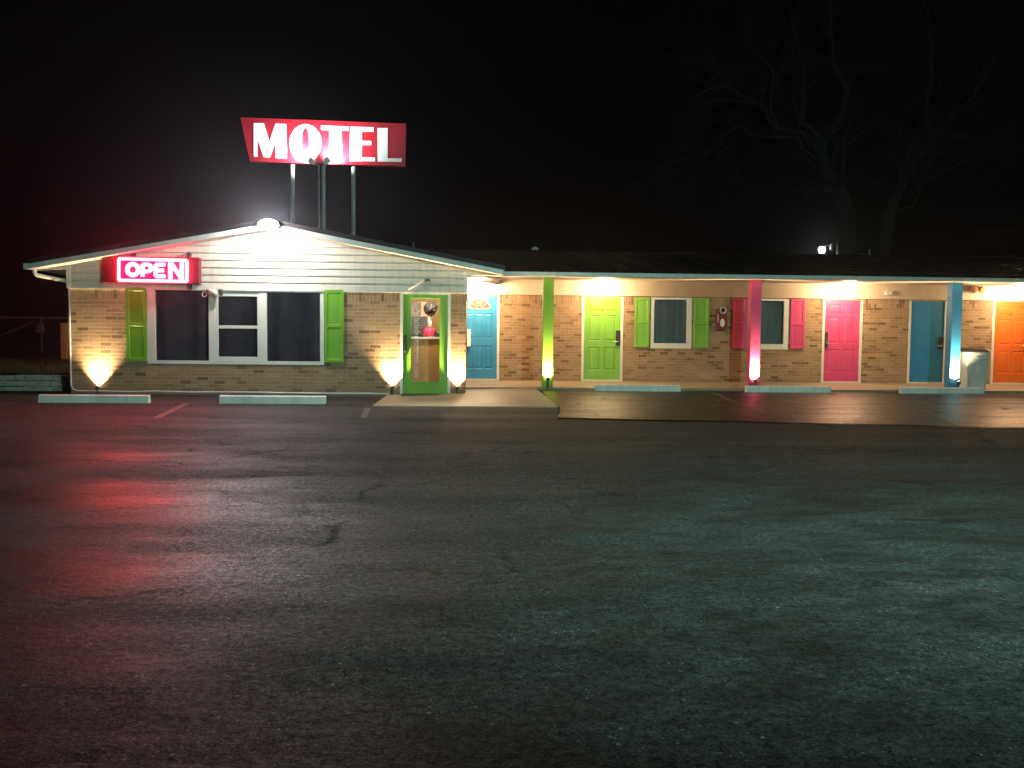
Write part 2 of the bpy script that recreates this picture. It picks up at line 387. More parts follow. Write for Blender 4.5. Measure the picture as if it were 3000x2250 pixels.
# ------------------------------------------------------------------ setting
mb = MB(); mb.face([(-220, -60, 0), (220, -60, 0), (220, 320, 0), (-220, 320, 0)])
structure(mb.build('ground', M['asphalt']))
# newer asphalt strip in front of the rooms, with a ragged front edge
mb = MB()
a = PZ(1634, 1227, 0); b = PZ(3000, 1254, 0)
n = 90; front = []
for i in range(n+1):
    t = i/n*2.2
    x = a.x + (b.x-a.x)*t
    y = a.y + (b.y-a.y)*min(t, 1.3) + .02*math.sin(i*.5)+.025*random.uniform(-1, 1)
    front.append((x, y))
front = [(1.47, 17.96), (1.46, 14.8), (1.49, 14.3), (1.45, 13.7), (1.38, 13.0), (1.32, 12.6)] + front + [(front[-1][0], 17.96)]
zf = lambda y: .010+.062*max(0, (y-11.2))/6.8
mb.face([(x, y, zf(y)) for x, y in front])
for (x, y), (x2, y2) in zip(front[4:-1], front[5:]):
    mb.face([(x, y, zf(y)), (x2, y2, zf(y2)), (x2, y2-.05, .001), (x, y-.05, .001)])
structure(mb.build('parking_strip', M['asphalt_new']))
# raised walkway under the porch, and the pad in front of the office door with its sloped corner
mb = MB(); mb.box(XR-.4, 22, 17.97, YW+.03, -.05, .12)
structure(mb.build('walkway', M['concrete'], bevel=.012))
pl = PZ(1085, 1188, .035).x
mb = MB(); mb.hexa([(pl, 14.15, -.05), (1.5, 14.15, -.05), (1.46, 17.955, -.05), (pl, 17.955, -.05)], [(pl+.01, 14.17, .018), (1.5, 14.17, .018), (1.38, 17.955, .105), (XR, 17.955, .105), (XR, 16.76, .04), (pl+.01, 16.76, .04)][:2]+[(1.38, 17.955, .105), (pl+.01, 17.955, .04)])
structure(mb.build('concrete_pad', M['pad'], bevel=.01))

def strip(name, p0, p1, w, z):
    d = (p1-p0); d.z = 0; d.normalize(); s = Vector((-d.y, d.x, 0))*w/2
    mb = MB(); k = 8
    for i in range(k):
        q0 = p0.lerp(p1, i/k); q1 = p0.lerp(p1, (i+1)/k)
        mb.face([(q.x, q.y, z(q.y)) for q in (q0-s, q0+s, q1+s, q1-s)])
    return structure(mb.build(name, M['line']))
flat = lambda y: .004
raised = lambda y: zf(y)+.004
strip('parking_line', PZ(458, 1225, 0), PZ(548, 1182, 0), .11, flat)
strip('parking_line', PZ(2075, 1149, .03), PZ(2262, 1233, .015), .085, raised)
strip('parking_line', PZ(2542, 1156, .03), PZ(2800, 1247, .015), .085, raised)
strip('parking_line', PZ(-25, 1186, 0), PZ(63, 1177, 0), .2, flat)
strip('parking_line', PZ(1700, 1151, .03), PZ(1782, 1153, .03), .09, raised)
strip('parking_line', PZ(2010, 1194, .02), PZ(2092, 1203, .02), .08, raised)
strip('parking_line', PZ(1077, 1196, 0), PZ(1066, 1225, 0), .09, flat)

# raised lawn to the left with a low stone wall
ZL = .33
mb = MB(); nx, ny = 30, 24; vs = {}
for i in range(nx+1):
    for k in range(ny+1):
        x = -45+(XL-.12+45)*i/nx if k < 8 else -45+(XL-.12+45+9)*i/nx; y = 17.78+24*(k/ny)**1.3
        vs[i, k] = mb.bm.verts.new((x, y, ZL+.02*(y-17.8)+.06*math.sin(x*1.7+y)*min(1, (y-17.7))+random.uniform(-.02, .02)))
for i in range(nx):
    for k in range(ny): mb.bm.faces.new((vs[i, k], vs[i+1, k], vs[i+1, k+1], vs[i, k+1]))
structure(mb.build('lawn', M['grass'], smooth=True))
t = thing('stone_wall', 'low rough stone retaining wall left of the office, in front of the lawn', 'wall', (-10, 17.6, 0))
mb = MB(); zc = 0
for row, hh in enumerate((.10, .11, .11)):
    x = -16.0
    while x < XL-.25:
        w = random.uniform(.25, .75); x2 = min(x+w, XL-.18)
        j = random.uniform(-.02, .025)
        mb.box(x+.006, x2-.006, 17.52+j+row*.03, 17.8, zc+.004, zc+hh-.004+random.uniform(-.008, .008)); x = x2
    zc += hh
mb.build('stonework', M['stone'], t, bevel=.012)
# tufts of grass on the edge of the lawn
mb = MB()
for i in range(900):
    x = random.uniform(-13, XL-.2); y = 17.82+random.random()**2*4; z = ZL+.02*(y-17.8)-.01
    h = random.uniform(.05, .16); dx, dy = random.uniform(-.06, .06), random.uniform(-.06, .06); w = .006
    mb.face([(x-w, y, z), (x+w, y, z), (x+dx, y+dy, z+h)])
o = stuff(mb.build('grass', M['grass'])); o['label'] = 'short rough grass along the lawn above the stone wall'; o['category'] = 'grass'

# ------------------------------------------------------------------ the motel
motel = thing('motel_building', 'long tan brick motel with gabled office and lime, pink, blue and orange doors', 'motel', (XA, YO, 0))
# measured openings
def box_at(y, u0, v0, u1, v1):
    p, q = PY(u0, v0, y), PY(u1, v1, y); return min(p.x, q.x), max(p.x, q.x), min(p.z, q.z), max(p.z, q.z)
ow = box_at(YO, 433, 1067, 949, 846); ow = (ow[0], ow[1], .60, 2.045)
od = (PY(1172, 990, YO).x, PY(1320, 990, YO).x, .045, 2.045)
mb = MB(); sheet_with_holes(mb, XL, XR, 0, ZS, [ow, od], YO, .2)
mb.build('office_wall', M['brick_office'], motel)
mb = MB(); mb.box(XL, XL+.2, YO+.201, 26, 0, 2.3)
mb.build('side_wall', M['brick_office'], motel)
mb = MB(); mb.box(XR-.2, XR, YO+.201, YW-.001, .0, 2.3)
mb.build('side_wall', M['brick_office'], motel)

# siding boards of the gable, each lapping over the one below
mb = MB(); cz = ZS; hgt = .138
while cz < ZA-.1:
    z0, z1 = cz, min(cz+hgt+.012, ZA-.075)
    def span(z, y):
        top = lambda x: rake(x)-.06
        if z <= ZA-.06-SL*(XR-XA): lo, hi = XL-.012, XR+.012
        else: lo, hi = XL-.012, XR+.012
        half = (ZA-.06-z)/SL
        return max(lo, XA-half), min(hi, XA+half)
    a0, b0 = span(z0, 0); a1, b1 = span(z1, 0)
    if b1-a1 > .02:
        yb = YO+.05
        zc1, zc2 = z0+(z1-z0)*.66, z0+(z1-z0)*.76
        prof = [(z0, -.030), (zc1, -.022), (zc2, -.004), (z1, -.004)]
        for (za, ya), (zb_, yb_) in zip(prof, prof[1:]):
            pa, qa = span(za, 0); pb, qb = span(zb_, 0)
            mb.face([(pa, YO+ya, za), (qa, YO+ya, za), (qb, YO+yb_, zb_), (pb, YO+yb_, zb_)])
        mb.face([(a0, YO-.030, z0), (b0, YO-.030, z0), (b0, yb, z0), (a0, yb, z0)]); mb.face([(a1, YO-.004, z1), (b1, YO-.004, z1), (b1, yb, z1), (a1, yb, z1)])
    cz += hgt
sd = mb.build('gable_siding', M['siding'], motel)
mb = MB(); mb.box(XL-.03, XR+.03, YO-.035, YO-.003, ZS-.03, ZS-.002); mb.build('siding_trim', M['trim'], motel)
for x0, x1 in ((XL-.03, XL+.04), (XR-.04, XR+.03)):
    mb = MB(); mb.box(x0, x1, YO-.045, YO+.03, ZS-.001, rake(x0 if x0 < XA else x1)-.09); mb.build('corner_trim', M['trim'], motel)
mb = MB(); mb.box(XR+.012, XR+.02, YO+.05, YW, ZS, 2.62); mb.build('side_siding', M['siding'], motel)
mb = MB(); mb.box(XL-.02, XL-.012, YO+.05, 26, ZS, 2.40); mb.build('side_siding', M['siding'], motel)

# office roof slab, white rake board, soffit, gutter
def roofslab(mb, y0, y1, lift, th, ex=0):
    for s in (-1, 1):
        x1 = XA+s*(4.42+ex); zt = ZA-SL*(4.42+ex)
        lo = [(XA, y0, ZA+lift), (x1, y0, zt+lift), (x1, y1, zt+lift), (XA, y1, ZA+lift)]
        hi = [(x, y, z+th) for x, y, z in lo]
        mb.hexa(lo, hi)
mb = MB(); roofslab(mb, YG-.03, 25, .0, .085, .03)
x = XA-4.2
while x < XA+4.4:
    z = rake(x)+.085; mb.hexa([(x-.02, YG-.02, z-.01), (x+.02, YG-.02, z-.01), (x+.02, 25, z-.01), (x-.02, 25, z-.01)], [(x-.012, YG-.02, z+.025), (x+.012, YG-.02, z+.025), (x+.012, 25, z+.025), (x-.012, 25, z+.025)]); x += .42
mb.build('office_roof', M['roof'], motel)
mb = MB()
for s in (-1, 1):
    x1 = XA+s*4.42; zt = ZA-SL*4.42
    mb.hexa([(XA, YG, ZA-.095), (x1, YG, zt-.095), (x1, YG+.03, zt-.095), (XA, YG+.03, ZA-.095)], [(XA, YG, ZA-.004), (x1, YG, zt-.004), (x1, YG+.03, zt-.004), (XA, YG+.03, ZA-.004)])
mb.build('rake_board', M['gutter'], motel)
mb = MB()
for s in (-1, 1):
    x1 = XA+s*4.40; zt = ZA-SL*4.40
    mb.hexa([(XA, YG+.031, ZA-.085), (x1, YG+.031, zt-.085), (x1, YO-.03, zt-.085), (XA, YO-.03, ZA-.085)], [(XA, YG+.031, ZA-.07), (x1, YG+.031, zt-.07), (x1, YO-.03, zt-.07), (XA, YO-.03, ZA-.07)])
mb.build('rake_soffit', M['soffit'], motel)
# side eaves of the office: closed ends, soffit and gutter
for xa_, xb_ in ((XEL+.03, XL-.013), (XR+.013, XER-.03)):
    mb = MB(); zlo = ZA-SL*4.42-.086
    mb.prism([(xa_, zlo), (xb_, zlo), (xb_, rake(xb_)-.088), (xa_, rake(xa_)-.088)], YO-.05, YO-.032); mb.build('eave_return', M['siding'], motel)
zt = ZA-SL*4.42
mb = MB(); mb.box(XEL+.02, XL-.021, YO-.03, 25, zt-.085, zt-.07); mb.build('eave_soffit', M['soffit'], motel)
mb = MB(); mb.box(XR+.021, XER-.02, YO-.03, YE+.03, zt-.085, zt-.07); mb.build('eave_soffit', M['soffit'], motel)
mb = MB()
g0 = XEL-.125
for (x0, x1, z0, z1) in ((g0, g0+.012, zt-.10, zt), (g0+.012, XEL, zt-.10, zt-.088), (XEL-.012, XEL, zt-.088, zt-.005)): mb.box(x0, x1, YG+.02, 25, z0, z1)
mb.box(g0, XEL, YG+.008, YG+.02, zt-.10, zt)
mb.build('gutter', M['gutter'], motel)
mb = MB(); gx = XEL-.05
pts = [(gx, YG+.28, zt-.1), (gx, YG+.28, zt-.16), (gx+.03, YG+.29, zt-.2)] + [(gx+.03+(XL-.06-gx-.03)*k/6, YG+.29+.25*k/6, zt-.2-.1*k/6) for k in range(1, 6)] + [(XL-.075, YG+.55, zt-.31), (XL-.05, YG+.55, zt-.36), (XL-.05, YG+.55, .1)]
mb.tube(pts, .038, 12); mb.build('downspout', M['trim'], motel, smooth=True)

# picture window of the office: two fixed panes and a sash window between
def window_unit(px_outer, frame_bars, panes, y, curtain, glass, waves, frame_d=.07, sashes=()):
    x0, x1, z0, z1 = px_outer
    mb = MB(); sheet_with_holes(mb, x0, x1, z0, z1, panes, y-.012, frame_d)
    fr = mb.build('window', M['frame'], motel, bevel=.004)
    for s in sashes:
        mb = MB(); sheet_with_holes(mb, s[0][0], s[0][1], s[0][2], s[0][3], s[1], y+.002, .04); mb.build('sash', M['frame'], fr, bevel=.003)
    for k, (a, b, c, d) in enumerate(panes):
        mb = MB(); mb.box(a-.004, b+.004, y+.028, y+.032, c-.004, d+.004); mb.build('pane', glass, fr)
    mb = MB(); nn = max(8, int((x1-x0)*waves*8))
    pr = []
    for i in range(nn+1):
        x = x0-.05+(x1-x0+.1)*i/nn
        pr.append((x, y+.26+.05*math.sin(i*math.pi/4+.6*math.sin(i*.37))+.01*math.sin(i*.23)))
    zs = [z0-.1, (z0+z1)/2, z1+.08]
    for (p, q) in zip(pr, pr[1:]):
        mb.face([(p[0], p[1], zs[0]), (q[0], q[1], zs[0]), (q[0], q[1], zs[2]), (p[0], p[1], zs[2])])
    mb.build('curtain', curtain, fr, smooth=True)
    return fr
def zpx(v, y, u): return PY(u, v, y).z
lp = (PY(455, 950, YO).x, PY(612, 950, YO).x, .665, 2.02)
cpn = (PY(630, 950, YO).x, PY(760, 950, YO).x, .645, 2.0)
rp = (PY(782, 950, YO).x, PY(938, 950, YO).x, .665, 2.0)
zt2 = zpx(868, YO, 700); zm = zpx(958, YO, 700); zb = zpx(1045, YO, 700)
sx0, sx1 = PY(639, 950, YO).x, PY(754, 950, YO).x
window_unit((ow[0], ow[1], ow[2], ow[3]), None, [lp, cpn, rp], YO, M['curtain_dark'], M['glass_dark'], 1.9,
            sashes=[((cpn[0]+.004, cpn[1]-.004, cpn[2]+.004, cpn[3]-.004), [(sx0, sx1, zm+.03, zt2), (sx0, sx1, zb, zm-.03)])])

def shutter(u0, u1, v0, v1, y, m, label):
    x0, x1 = PY(u0, (v0+v1)/2, y).x, PY(u1, (v0+v1)/2, y).x; z0, z1 = PY(u0, v1, y).z, PY(u0, v0, y).z
    mb = MB(); f = .055; mid = z0+(z1-z0)*.5
    panelled(mb, x0, x1, z0, z1, [(x0+f, x1-f, z0+f, mid-f/2), (x0+f, x1-f, mid+f/2, z1-f)], y-.036, .033, False)
    mb.build('shutter', m, motel, label)
shutter(371.5, 430.5, 843, 1057, YO, M['lime'], 'tall lime green shutter left of the office window')
shutter(951.5, 1007, 849, 1061, YO, M['lime'], 'tall lime green shutter right of the office window')

# ---------------- office door: lime frame round a long glass pane
x0, x1, z0, z1 = od
mb = MB(); sheet_with_holes(mb, x0, x1, z0, z1, [(x0+.055, x1-.055, z0-.01, z1-.045)], YO-.014, .12); 
d0 = PY(1180, 990, YO).x; d1 = PY(1312, 990, YO).x
door = None
gl = (PY(1204, 990, YO).x, PY(1287.5, 990, YO).x, PY(1245, 1118, YO).z, PY(1245, 874, YO).z)
mb2 = MB(); sheet_with_holes(mb2, x0+.057, x1-.057, .05, z1-.047, [gl], YO+.012, .045)
door = mb2.build('door', M['lime'], motel, 'lime green glazed office door', bevel=.005)
mb.build('door_frame', M['trim'], door, bevel=.004)
mb = MB(); mb.box(gl[0]-.002, gl[1]+.002, YO+.03, YO+.035, gl[2]-.002, gl[3]+.002); mb.build('pane', M['glass_clear'], door)
mb = MB(); w = .018
for a, b, c, d in ((gl[0]-w, gl[0], gl[2]-w, gl[3]+w), (gl[1], gl[1]+w, gl[2]-w, gl[3]+w), (gl[0], gl[1], gl[2]-w, gl[2]), (gl[0], gl[1], gl[3], gl[3]+w)): mb.box(a, b, YO+.0, YO+.0115, c, d)
mb.build('glazing_bead', M['lime'], door, bevel=.003)
hx0, hx1 = PY(1181, 1010, YO).x, PY(1192.5, 1010, YO).x; hz0, hz1 = PY(1186, 1039, YO).z, PY(1186, 982, YO).z
mb = MB(); mb.box(hx0+.012, hx1, YO-.022, YO+.011, hz0, hz1); mb.tube([((hx0+hx1)/2, YO-.02, hz0+.06), ((hx0+hx1)/2, YO-.07, hz0+.08), ((hx0+hx1)/2, YO-.07, hz1-.08), ((hx0+hx1)/2, YO-.02, hz1-.06)], .012, 8)
mb.build('handle', M['black'], door)
mb = MB(); mb.box(x0+.06, x1-.06, YO-.03, YO+.09, .036, .048); mb.build('threshold', M['steel'], door)

def text_mesh(body, size, mtx, m, name, parent, extrude=.001, bold=0.0):
    cu = bpy.data.curves.new('lettering', 'FONT'); cu.body = body; cu.size = size; cu.extrude = extrude; cu.align_x = 'CENTER'; cu.align_y = 'CENTER'; cu.offset = bold; cu.resolution_u = 3
    tmp = bpy.data.objects.new('lettering_curve', cu); C.objects.link(tmp)
    dg = bpy.context.evaluated_depsgraph_get(); dg.update()
    me = bpy.data.meshes.new_from_object(tmp.evaluated_get(dg)); bpy.data.objects.remove(tmp); bpy.data.curves.remove(cu)
    me.transform(Matrix.Translation(-origin(parent)) @ mtx); me.materials.clear(); me.materials.append(m); me.name = name
    o = bpy.data.objects.new(name, me); C.objects.link(o); o.parent = parent
    return o
def facing(loc, spin=0): return Matrix.Translation(loc) @ Matrix.Rotation(R(90), 4, 'X') @ Matrix.Rotation(R(spin), 4, 'Z')
tx = PY(1221, 990, YO).x; tz0, tz1 = PY(1221, 1106, YO).z, PY(1221, 884, YO).z
L = text_mesh('www.lacledecountryinn.com', .165, facing((tx, YO+.0275, (tz0+tz1)/2), -90), M['letter'], 'lettering', door, .0006, .0)
ln = max(v.co.z for v in L.data.vertices)-min(v.co.z for v in L.data.vertices)
k = (tz1-tz0)/ln; zc = (tz0+tz1)/2-origin(door).z
for v in L.data.vertices: v.co.z = zc+(v.co.z-zc)*k

# ---------------- rooms: wall with door and window openings
def door_hole(u0, u1, v=990):
    return (PY(u0, v, YW).x, PY(u1, v, YW).x, .135, 2.215)
holes = {}
dr = dict(blue_fan=(1350, 1456.5, 'blue'), lime=(1710, 1818.5, 'lime'), pink=(2414.5, 2518.7, 'pink'), blue=(2666.5, 2767, 'blue'), orange=(2911.5, 3018, 'orange'))
for k, (u0, u1, c) in dr.items():
    h = door_hole(u0, u1); holes[k] = (h[0]-.055, h[1]+.055, .125, 2.2)
wins = dict(lime=box_at(YW, 1905, 1020.5, 2027.5, 872), pink=box_at(YW, 2187.5, 1023, 2312, 873.5))
wh = {k: (w[0], w[1], .0+w[2], 2.2) for k, w in wins.items()}
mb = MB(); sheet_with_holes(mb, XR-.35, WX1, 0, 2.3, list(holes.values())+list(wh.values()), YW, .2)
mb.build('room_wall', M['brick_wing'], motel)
mb = MB(); mb.box(XR+.021, WX1, YW-.035, YW-.002, 2.29, 2.62); mb.build('frieze_board', M['frieze'], motel)
mb = MB(); mb.box(XR+.021, WX1, YW-.05, YW-.002, 2.222, 2.2895); mb.build('frieze_trim', M['frieze'], motel)

def keypad_lock(parent, u, v0, v1, mirror, m):
    xc = PY(u, (v0+v1)/2, YW).x; z0, z1 = PY(u, v1, YW).z, PY(u, v0, YW).z; y = YW+.018
    mb = MB(); mb.box(xc-.058, xc+.058, y-.028, y, z0, z1); lk = mb.build('lock', m, parent, bevel=.015)
    mb = MB(); mb.box(xc-.03, xc+.03, y-.034, y-.0285, z1-.14, z1-.05); mb.build('keypad', M['black'], lk)
    mb = MB(); zz = z0+(z1-z0)*.26; s = 1 if mirror else -1
    mb.tube([(xc, y-.03, zz), (xc, y-.07, zz), (xc+s*.03, y-.075, zz), (xc+s*.13, y-.075, zz)], .012, 8); mb.build('lever', M['steel'], lk, smooth=True)

def room_door(key, label, kind='six', handle=None, number=None, num_mat=None, num_px=None):
    u0, u1, c = dr[key]; h = door_hole(u0, u1); m = M[c]
    x0, x1, z0, z1 = h[0], h[1], .16, 2.185
    mb = MB(); y = YW+.018; wd = x1-x0
    if kind == 'six':
        s = wd*.13; mx = (x0+x1)/2; g = wd*.055
        cols = ((x0+s, mx-g), (mx+g, x1-s)); H = z1-z0
        rows = ((.115, .395), (.47, .785), (.835, .945))
        pn = [(a, b, z0+H*r0, z0+H*r1) for a, b in cols for r0, r1 in rows]
    elif kind == 'fan':
        s = wd*.11; H = z1-z0; w3 = (wd-2*s)/3
        pn = [(x0+s+w3*i+.02, x0+s+w3*(i+1)-.02, z0+H*r0, z0+H*r1) for i in range(3) for r0, r1 in ((.12, .40), (.49, .79))]
    else: pn = []
    panelled(mb, x0, x1, z0, z1, pn, y, .045)
    d = mb.build('door', m, motel, label)
    mb = MB(); hh = holes[key]
    sheet_with_holes(mb, hh[0]-.0, hh[1]+.0, .121, 2.199, [(x0+.004, x1-.004, .155, 2.19)], YW-.012, .12); mb.build('door_frame', M['trim'], d, bevel=.004)
    if kind == 'fan':
        cx = (x0+x1)/2; cz = PY(1405, 904, YW).z; r = .255
        arc = lambda rr, a: (cx+rr*math.cos(a), cz+rr*.98*math.sin(a))
        mb = MB(); mb.prism([arc(r, math.pi*k/20) for k in range(21)], y-.004, y-.001); fan = mb.build('fan_window', M['poster'] if False else M['fan'], d)
        mb = MB(); mb.tube([(*arc(r, math.pi*k/20)[:1], y-.006, arc(r, math.pi*k/20)[1]) for k in range(21)]+[(cx-r, y-.006, cz), (cx+r, y-.006, cz)], .012, 6)
        for k in range(1, 5):
            a = math.pi*k/5; p = arc(r, a); q = arc(.07, a); mb.tube([(q[0], y-.006, q[1]), (p[0], y-.006, p[1])], .008, 6)
        mb.tube([(arc(.075, math.pi*k/10)[0], y-.006, arc(.075, math.pi*k/10)[1]) for k in range(11)], .008, 6)
        mb.build('muntin', M['galv'], fan)
    if handle: keypad_lock(d, *handle)
    if number:
        p = PY(num_px[0], num_px[1], YW)
        text_mesh(number, .10, facing((p.x, y-.004, p.z)), num_mat, 'number', d, .003, .003)
    return d
def fan_glass():
    m, nt, p = mat('leaded_glass'); g = pos(nt)
    v = N(nt, 'ShaderNodeTexVoronoi', Scale=16.0); nt.links.new(g, v.inputs['Vector'])
    sc = N(nt, 'ShaderNodeSeparateColor'); nt.links.new(v.outputs['Color'], sc.inputs[0])
    nt.links.new(ramp(nt, sc.outputs[0], [(0, (.05, .03, .03)), (.35, (.12, .06, .055)), (.7, (.05, .05, .05)), (.9, (.22, .18, .15))], 'CONSTANT'), p.inputs['Base Color']); p.inputs['Roughness'].default_value = .5
    return m
M['fan'] = fan_glass(); M['pink_dark'] = plain('pink_number', (.40, .03, .07), .5); M['orange_dark'] = plain('orange_number', (.5, .07, .02), .5)
bd = room_door('blue_fan', 'turquoise blue door with a fan-shaped leaded window', 'fan')
room_door('lime', 'lime green six-panel door with red number', 'six', (1811, 968, 1012, False, M['black']), '02', M['red_letter'], (1765.5, 908.5))
room_door('pink', 'pink six-panel door', 'six', (2419.5, 971, 1017, True, M['dark']), '03', M['pink_dark'], (2465.5, 915))
room_door('blue', 'blue flush door behind the blue post', 'flat', (2758, 985, 1023, False, M['dark']))
room_door('orange', 'orange six-panel door at the right edge', 'six', (3007, 980, 1024, False, M['dark']), '05', M['orange_dark'], (2963, 921.5))
# white pull bar on the office corner side of the blue door
p0, p1 = PY(1368, 1015, YW-.05), PY(1379, 964, YW-.05)
mb = MB(); mb.box(p0.x, p1.x, YW-.06, YW+.0175, p0.z, p1.z); mb.build('pull_bar', M['white'], bd, bevel=.008)

for key, cur, gw in (('lime', M['curtain'], 3.2), ('pink', M['curtain'], 1.2)):
    w = wins[key]; x0, x1, z0 = w[0], w[1], w[2]; z1 = 2.198
    window_unit((x0, x1, z0, z1), None, [(x0+.08, x1-.12, z0+.13, z1-.05)], YW, cur, M['glass'], gw)
shutter(1858.5, 1901.5, 872, 1017, YW, M['lime'], 'short lime green shutter left of the curtained room window')
shutter(2030.5, 2076, 873, 1019, YW, M['lime'], 'short lime green shutter beside the red wall box')
shutter(2143.5, 2185.5, 874, 1021, YW, M['pink'], 'pink shutter left of its window')
shutter(2314.5, 2356.5, 876, 1022, YW, M['pink'], 'pink shutter right of its window')

# wing roof, fascia, soffit
ZE, ZR, YR = 2.515, 3.60, 24.0
xe = XA+4.42-.02
mb = MB()
mb.hexa([(WX0, YE-.02, ZE-.06), (WX1+2, YE-.02, ZE-.06), (WX1+2, YR, ZR-.06), (WX0, YR, ZR-.06)], [(WX0, YE-.02, ZE), (WX1+2, YE-.02, ZE), (WX1+2, YR, ZR), (WX0, YR, ZR)])
sl = (ZR-ZE)/(YR-YE)
mb.hexa([(WX0, YR, ZR-.09), (WX1+2, YR, ZR-.09), (WX1+2, 30.5, ZR-.09-sl*6.5), (WX0, 30.5, ZR-.09-sl*6.5)], [(WX0, YR, ZR), (WX1+2, YR, ZR), (WX1+2, 30.5, ZR-sl*6.5), (WX0, 30.5, ZR-sl*6.5)])
# trim the part of the slab that would hang over the office front: it starts at the valley
bm = mb.bm
bmesh.ops.bisect_plane(bm, geom=bm.verts[:]+bm.edges[:]+bm.faces[:], plane_co=(xe, YE, 0), plane_no=Vector((-(YR-YE), -(xe-WX0)*1.0, 0)).normalized(), clear_outer=True)
bmesh.ops.holes_fill(bm, edges=[e for e in bm.edges if len(e.link_faces) == 1], sides=8)
x = xe+.3
while x < WX1+1.5:
    lo = [(x-.02, YE, ZE-.01), (x+.02, YE, ZE-.01), (x+.02, YR, ZR-.01), (x-.02, YR, ZR-.01)]
    mb.hexa(lo, [(q[0], q[1], q[2]+.04) for q in lo]); x += .42
mb.tube([(WX0+.3, YR, ZR+.0), (WX1+2, YR, ZR+.0)], .04, 8)
mb.build('wing_roof', M['roof'], motel)
mb = MB(); mb.box(xe-.03, WX1+2, YE-.06, YE-.021, ZE-.072, ZE-.008); mb.box(xe-.03, WX1+2, YE-.085, YE-.06, ZE-.035, ZE-.012); mb.build('gutter', M['gutter'], motel)
mb = MB(); mb.box(xe-.02, WX1+2, YE-.02, YE+.03, ZE-.085, ZE-.061); mb.build('fascia', M['trim'], motel)
mb = MB()
mb.hexa([(XR+.022, YE+.031, ZE-.082), (WX1+2, YE+.031, ZE-.082), (WX1+2, YW-.036, 2.585), (XR+.022, YW-.036, 2.585)], [(XR+.022, YE+.031, ZE-.067), (WX1+2, YE+.031, ZE-.067), (WX1+2, YW-.036, 2.60), (XR+.022, YW-.036, 2.60)])
mb.build('porch_soffit', M['soffit'], motel)
mb = MB(); mb.box(XL+.001, WX1, 26.9, 27.1, 0, 3.0); mb.box(WX1, WX1+.2, YW, 27, 0, 2.6); mb.build('rear_wall', M['wall_plain'], motel)
mb = MB(); mb.face([(WX0+.02, YE+2, 2.4), (WX0+.02, 30, 2.6), (WX0+.02, YR, ZR-.1)]); mb.build('wing_gable', M['siding'], motel)

# porch posts
for (u, m, lab, zb_) in ((1604.5, 'lime_post', 'lime green porch post', 0), (2208.5, 'pink_post', 'pink porch post', 0), (2792.5, 'blue_post', 'blue porch post', 0)):
    x = PY(u, 990, YP).x
    mb = MB(); mb.box(x-.112, x+.112, YP-.112, YP+.112, .12, 2.455); mb.build('porch_post', M[m], motel, lab, bevel=.008)
# small vent pipes on the roof
for (u, v0, v1, y, r) in ((1211, 728, 709, 22.5, .022), (2547, 748, 730, 24.3, .025)):
    p = PY(u, v0, y); q = PY(u, v1, y)
    mb = MB(); mb.tube([(p.x, y, p.z-.35), (p.x, y, q.z)], r, 10); mb.build('vent_pipe', M['galv'], motel, smooth=True)
p = PY(1567, 727, 24.2); mb = MB(); mb.lathe((p.x, 24.2, p.z-.3), [(.05, 0), (.05, .24), (.10, .25), (.10, .30), (.03, .34)], 14); mb.build('roof_vent', M['trim'], motel)

# inside of the office
mb = MB(); mb.box(-2.4, XR-.21, 19.3, 19.36, .0, 2.5); mb.box(-2.4, -2.34, YO+.45, 19.3, 0, 2.5); mb.build('inner_wall', M['wall_brown'], motel)
mb = MB(); mb.box(-2.4, XR-.201, YO+.201, 19.3, .0, .05); mb.build('inner_floor', M['floor'], motel)
mb = MB(); mb.box(XL+.2, XR-.2, YO+.201, 25, 2.42, 2.46); mb.build('inner_ceiling', M['white'], motel)
YC = 17.9
zt_c = PY(1245, 987, YC).z
t = thing('reception_counter', 'brown wooden counter with white top behind the glass office door', 'counter', (-1.1, YC+.3, .05))
mb = MB(); mb.box(-2.2, XR-.25, YC, YC+.6, .051, zt_c-.05); mb.build('front', M['counter_front'], t)
mb = MB(); mb.box(-2.24, XR-.24, YC-.04, YC+.62, zt_c-.049, zt_c); mb.build('top', M['counter_top'], t, bevel=.006)
def at_c(u, v, y): return PY(u, v, y)
# red vase-like stand with white stem and dark round head on the counter
yv = YC+.25
bx = PY(1257, 980, yv).x; zb0 = zt_c
t = thing('flower_vase', 'dark round bloom on a white stem in a pink pot, on the office counter', 'vase', (bx, yv, zb0))
zp = PY(1257, 960, yv).z; 
mb = MB(); mb.lathe((bx, yv, zb0+.001), [(.10, 0), (.125, .02), (.115, zp-zb0-.03), (.075, zp-zb0)], 20); mb.build('pot', M['hotpink'], t, smooth=True)
zh = PY(1262, 905, yv).z; hx = PY(1262, 905, yv).x
mb = MB(); mb.tube([(bx, yv, zp-.02), (bx+.015, yv, zp+.1), (bx-.005, yv, (zp+zh)/2+.05), (hx, yv, zh-.12)], [.06, .045, .028, .022], 12); mb.build('stem', M['white'], t, smooth=True)
mb = MB()
for i in range(46):
    d = Vector((random.gauss(0, 1), random.gauss(0, 1), random.gauss(0, 1))).normalized()*.12
    q = Vector((hx, yv, zh))+d; s = random.uniform(.04, .07)
    mb.lathe(q, [(s*.2, -s*.6), (s, -.1*s), (s*.8, s*.3), (.1*s, s*.6)], 7, axis=d)
mb.build('bloom', M['bloom'], t)
mb = MB(); px_ = PY(1284, 980, yv).x
mb.lathe((px_, yv, zt_c+.001), [(.07, 0), (.08, .03), (.07, .13), (.02, .15)], 16); tag(mb.build('black_bowl', M['black'], None, smooth=True, at=(px_, yv, zt_c)), 'small black jar beside the pink pot on the office counter', 'jar')
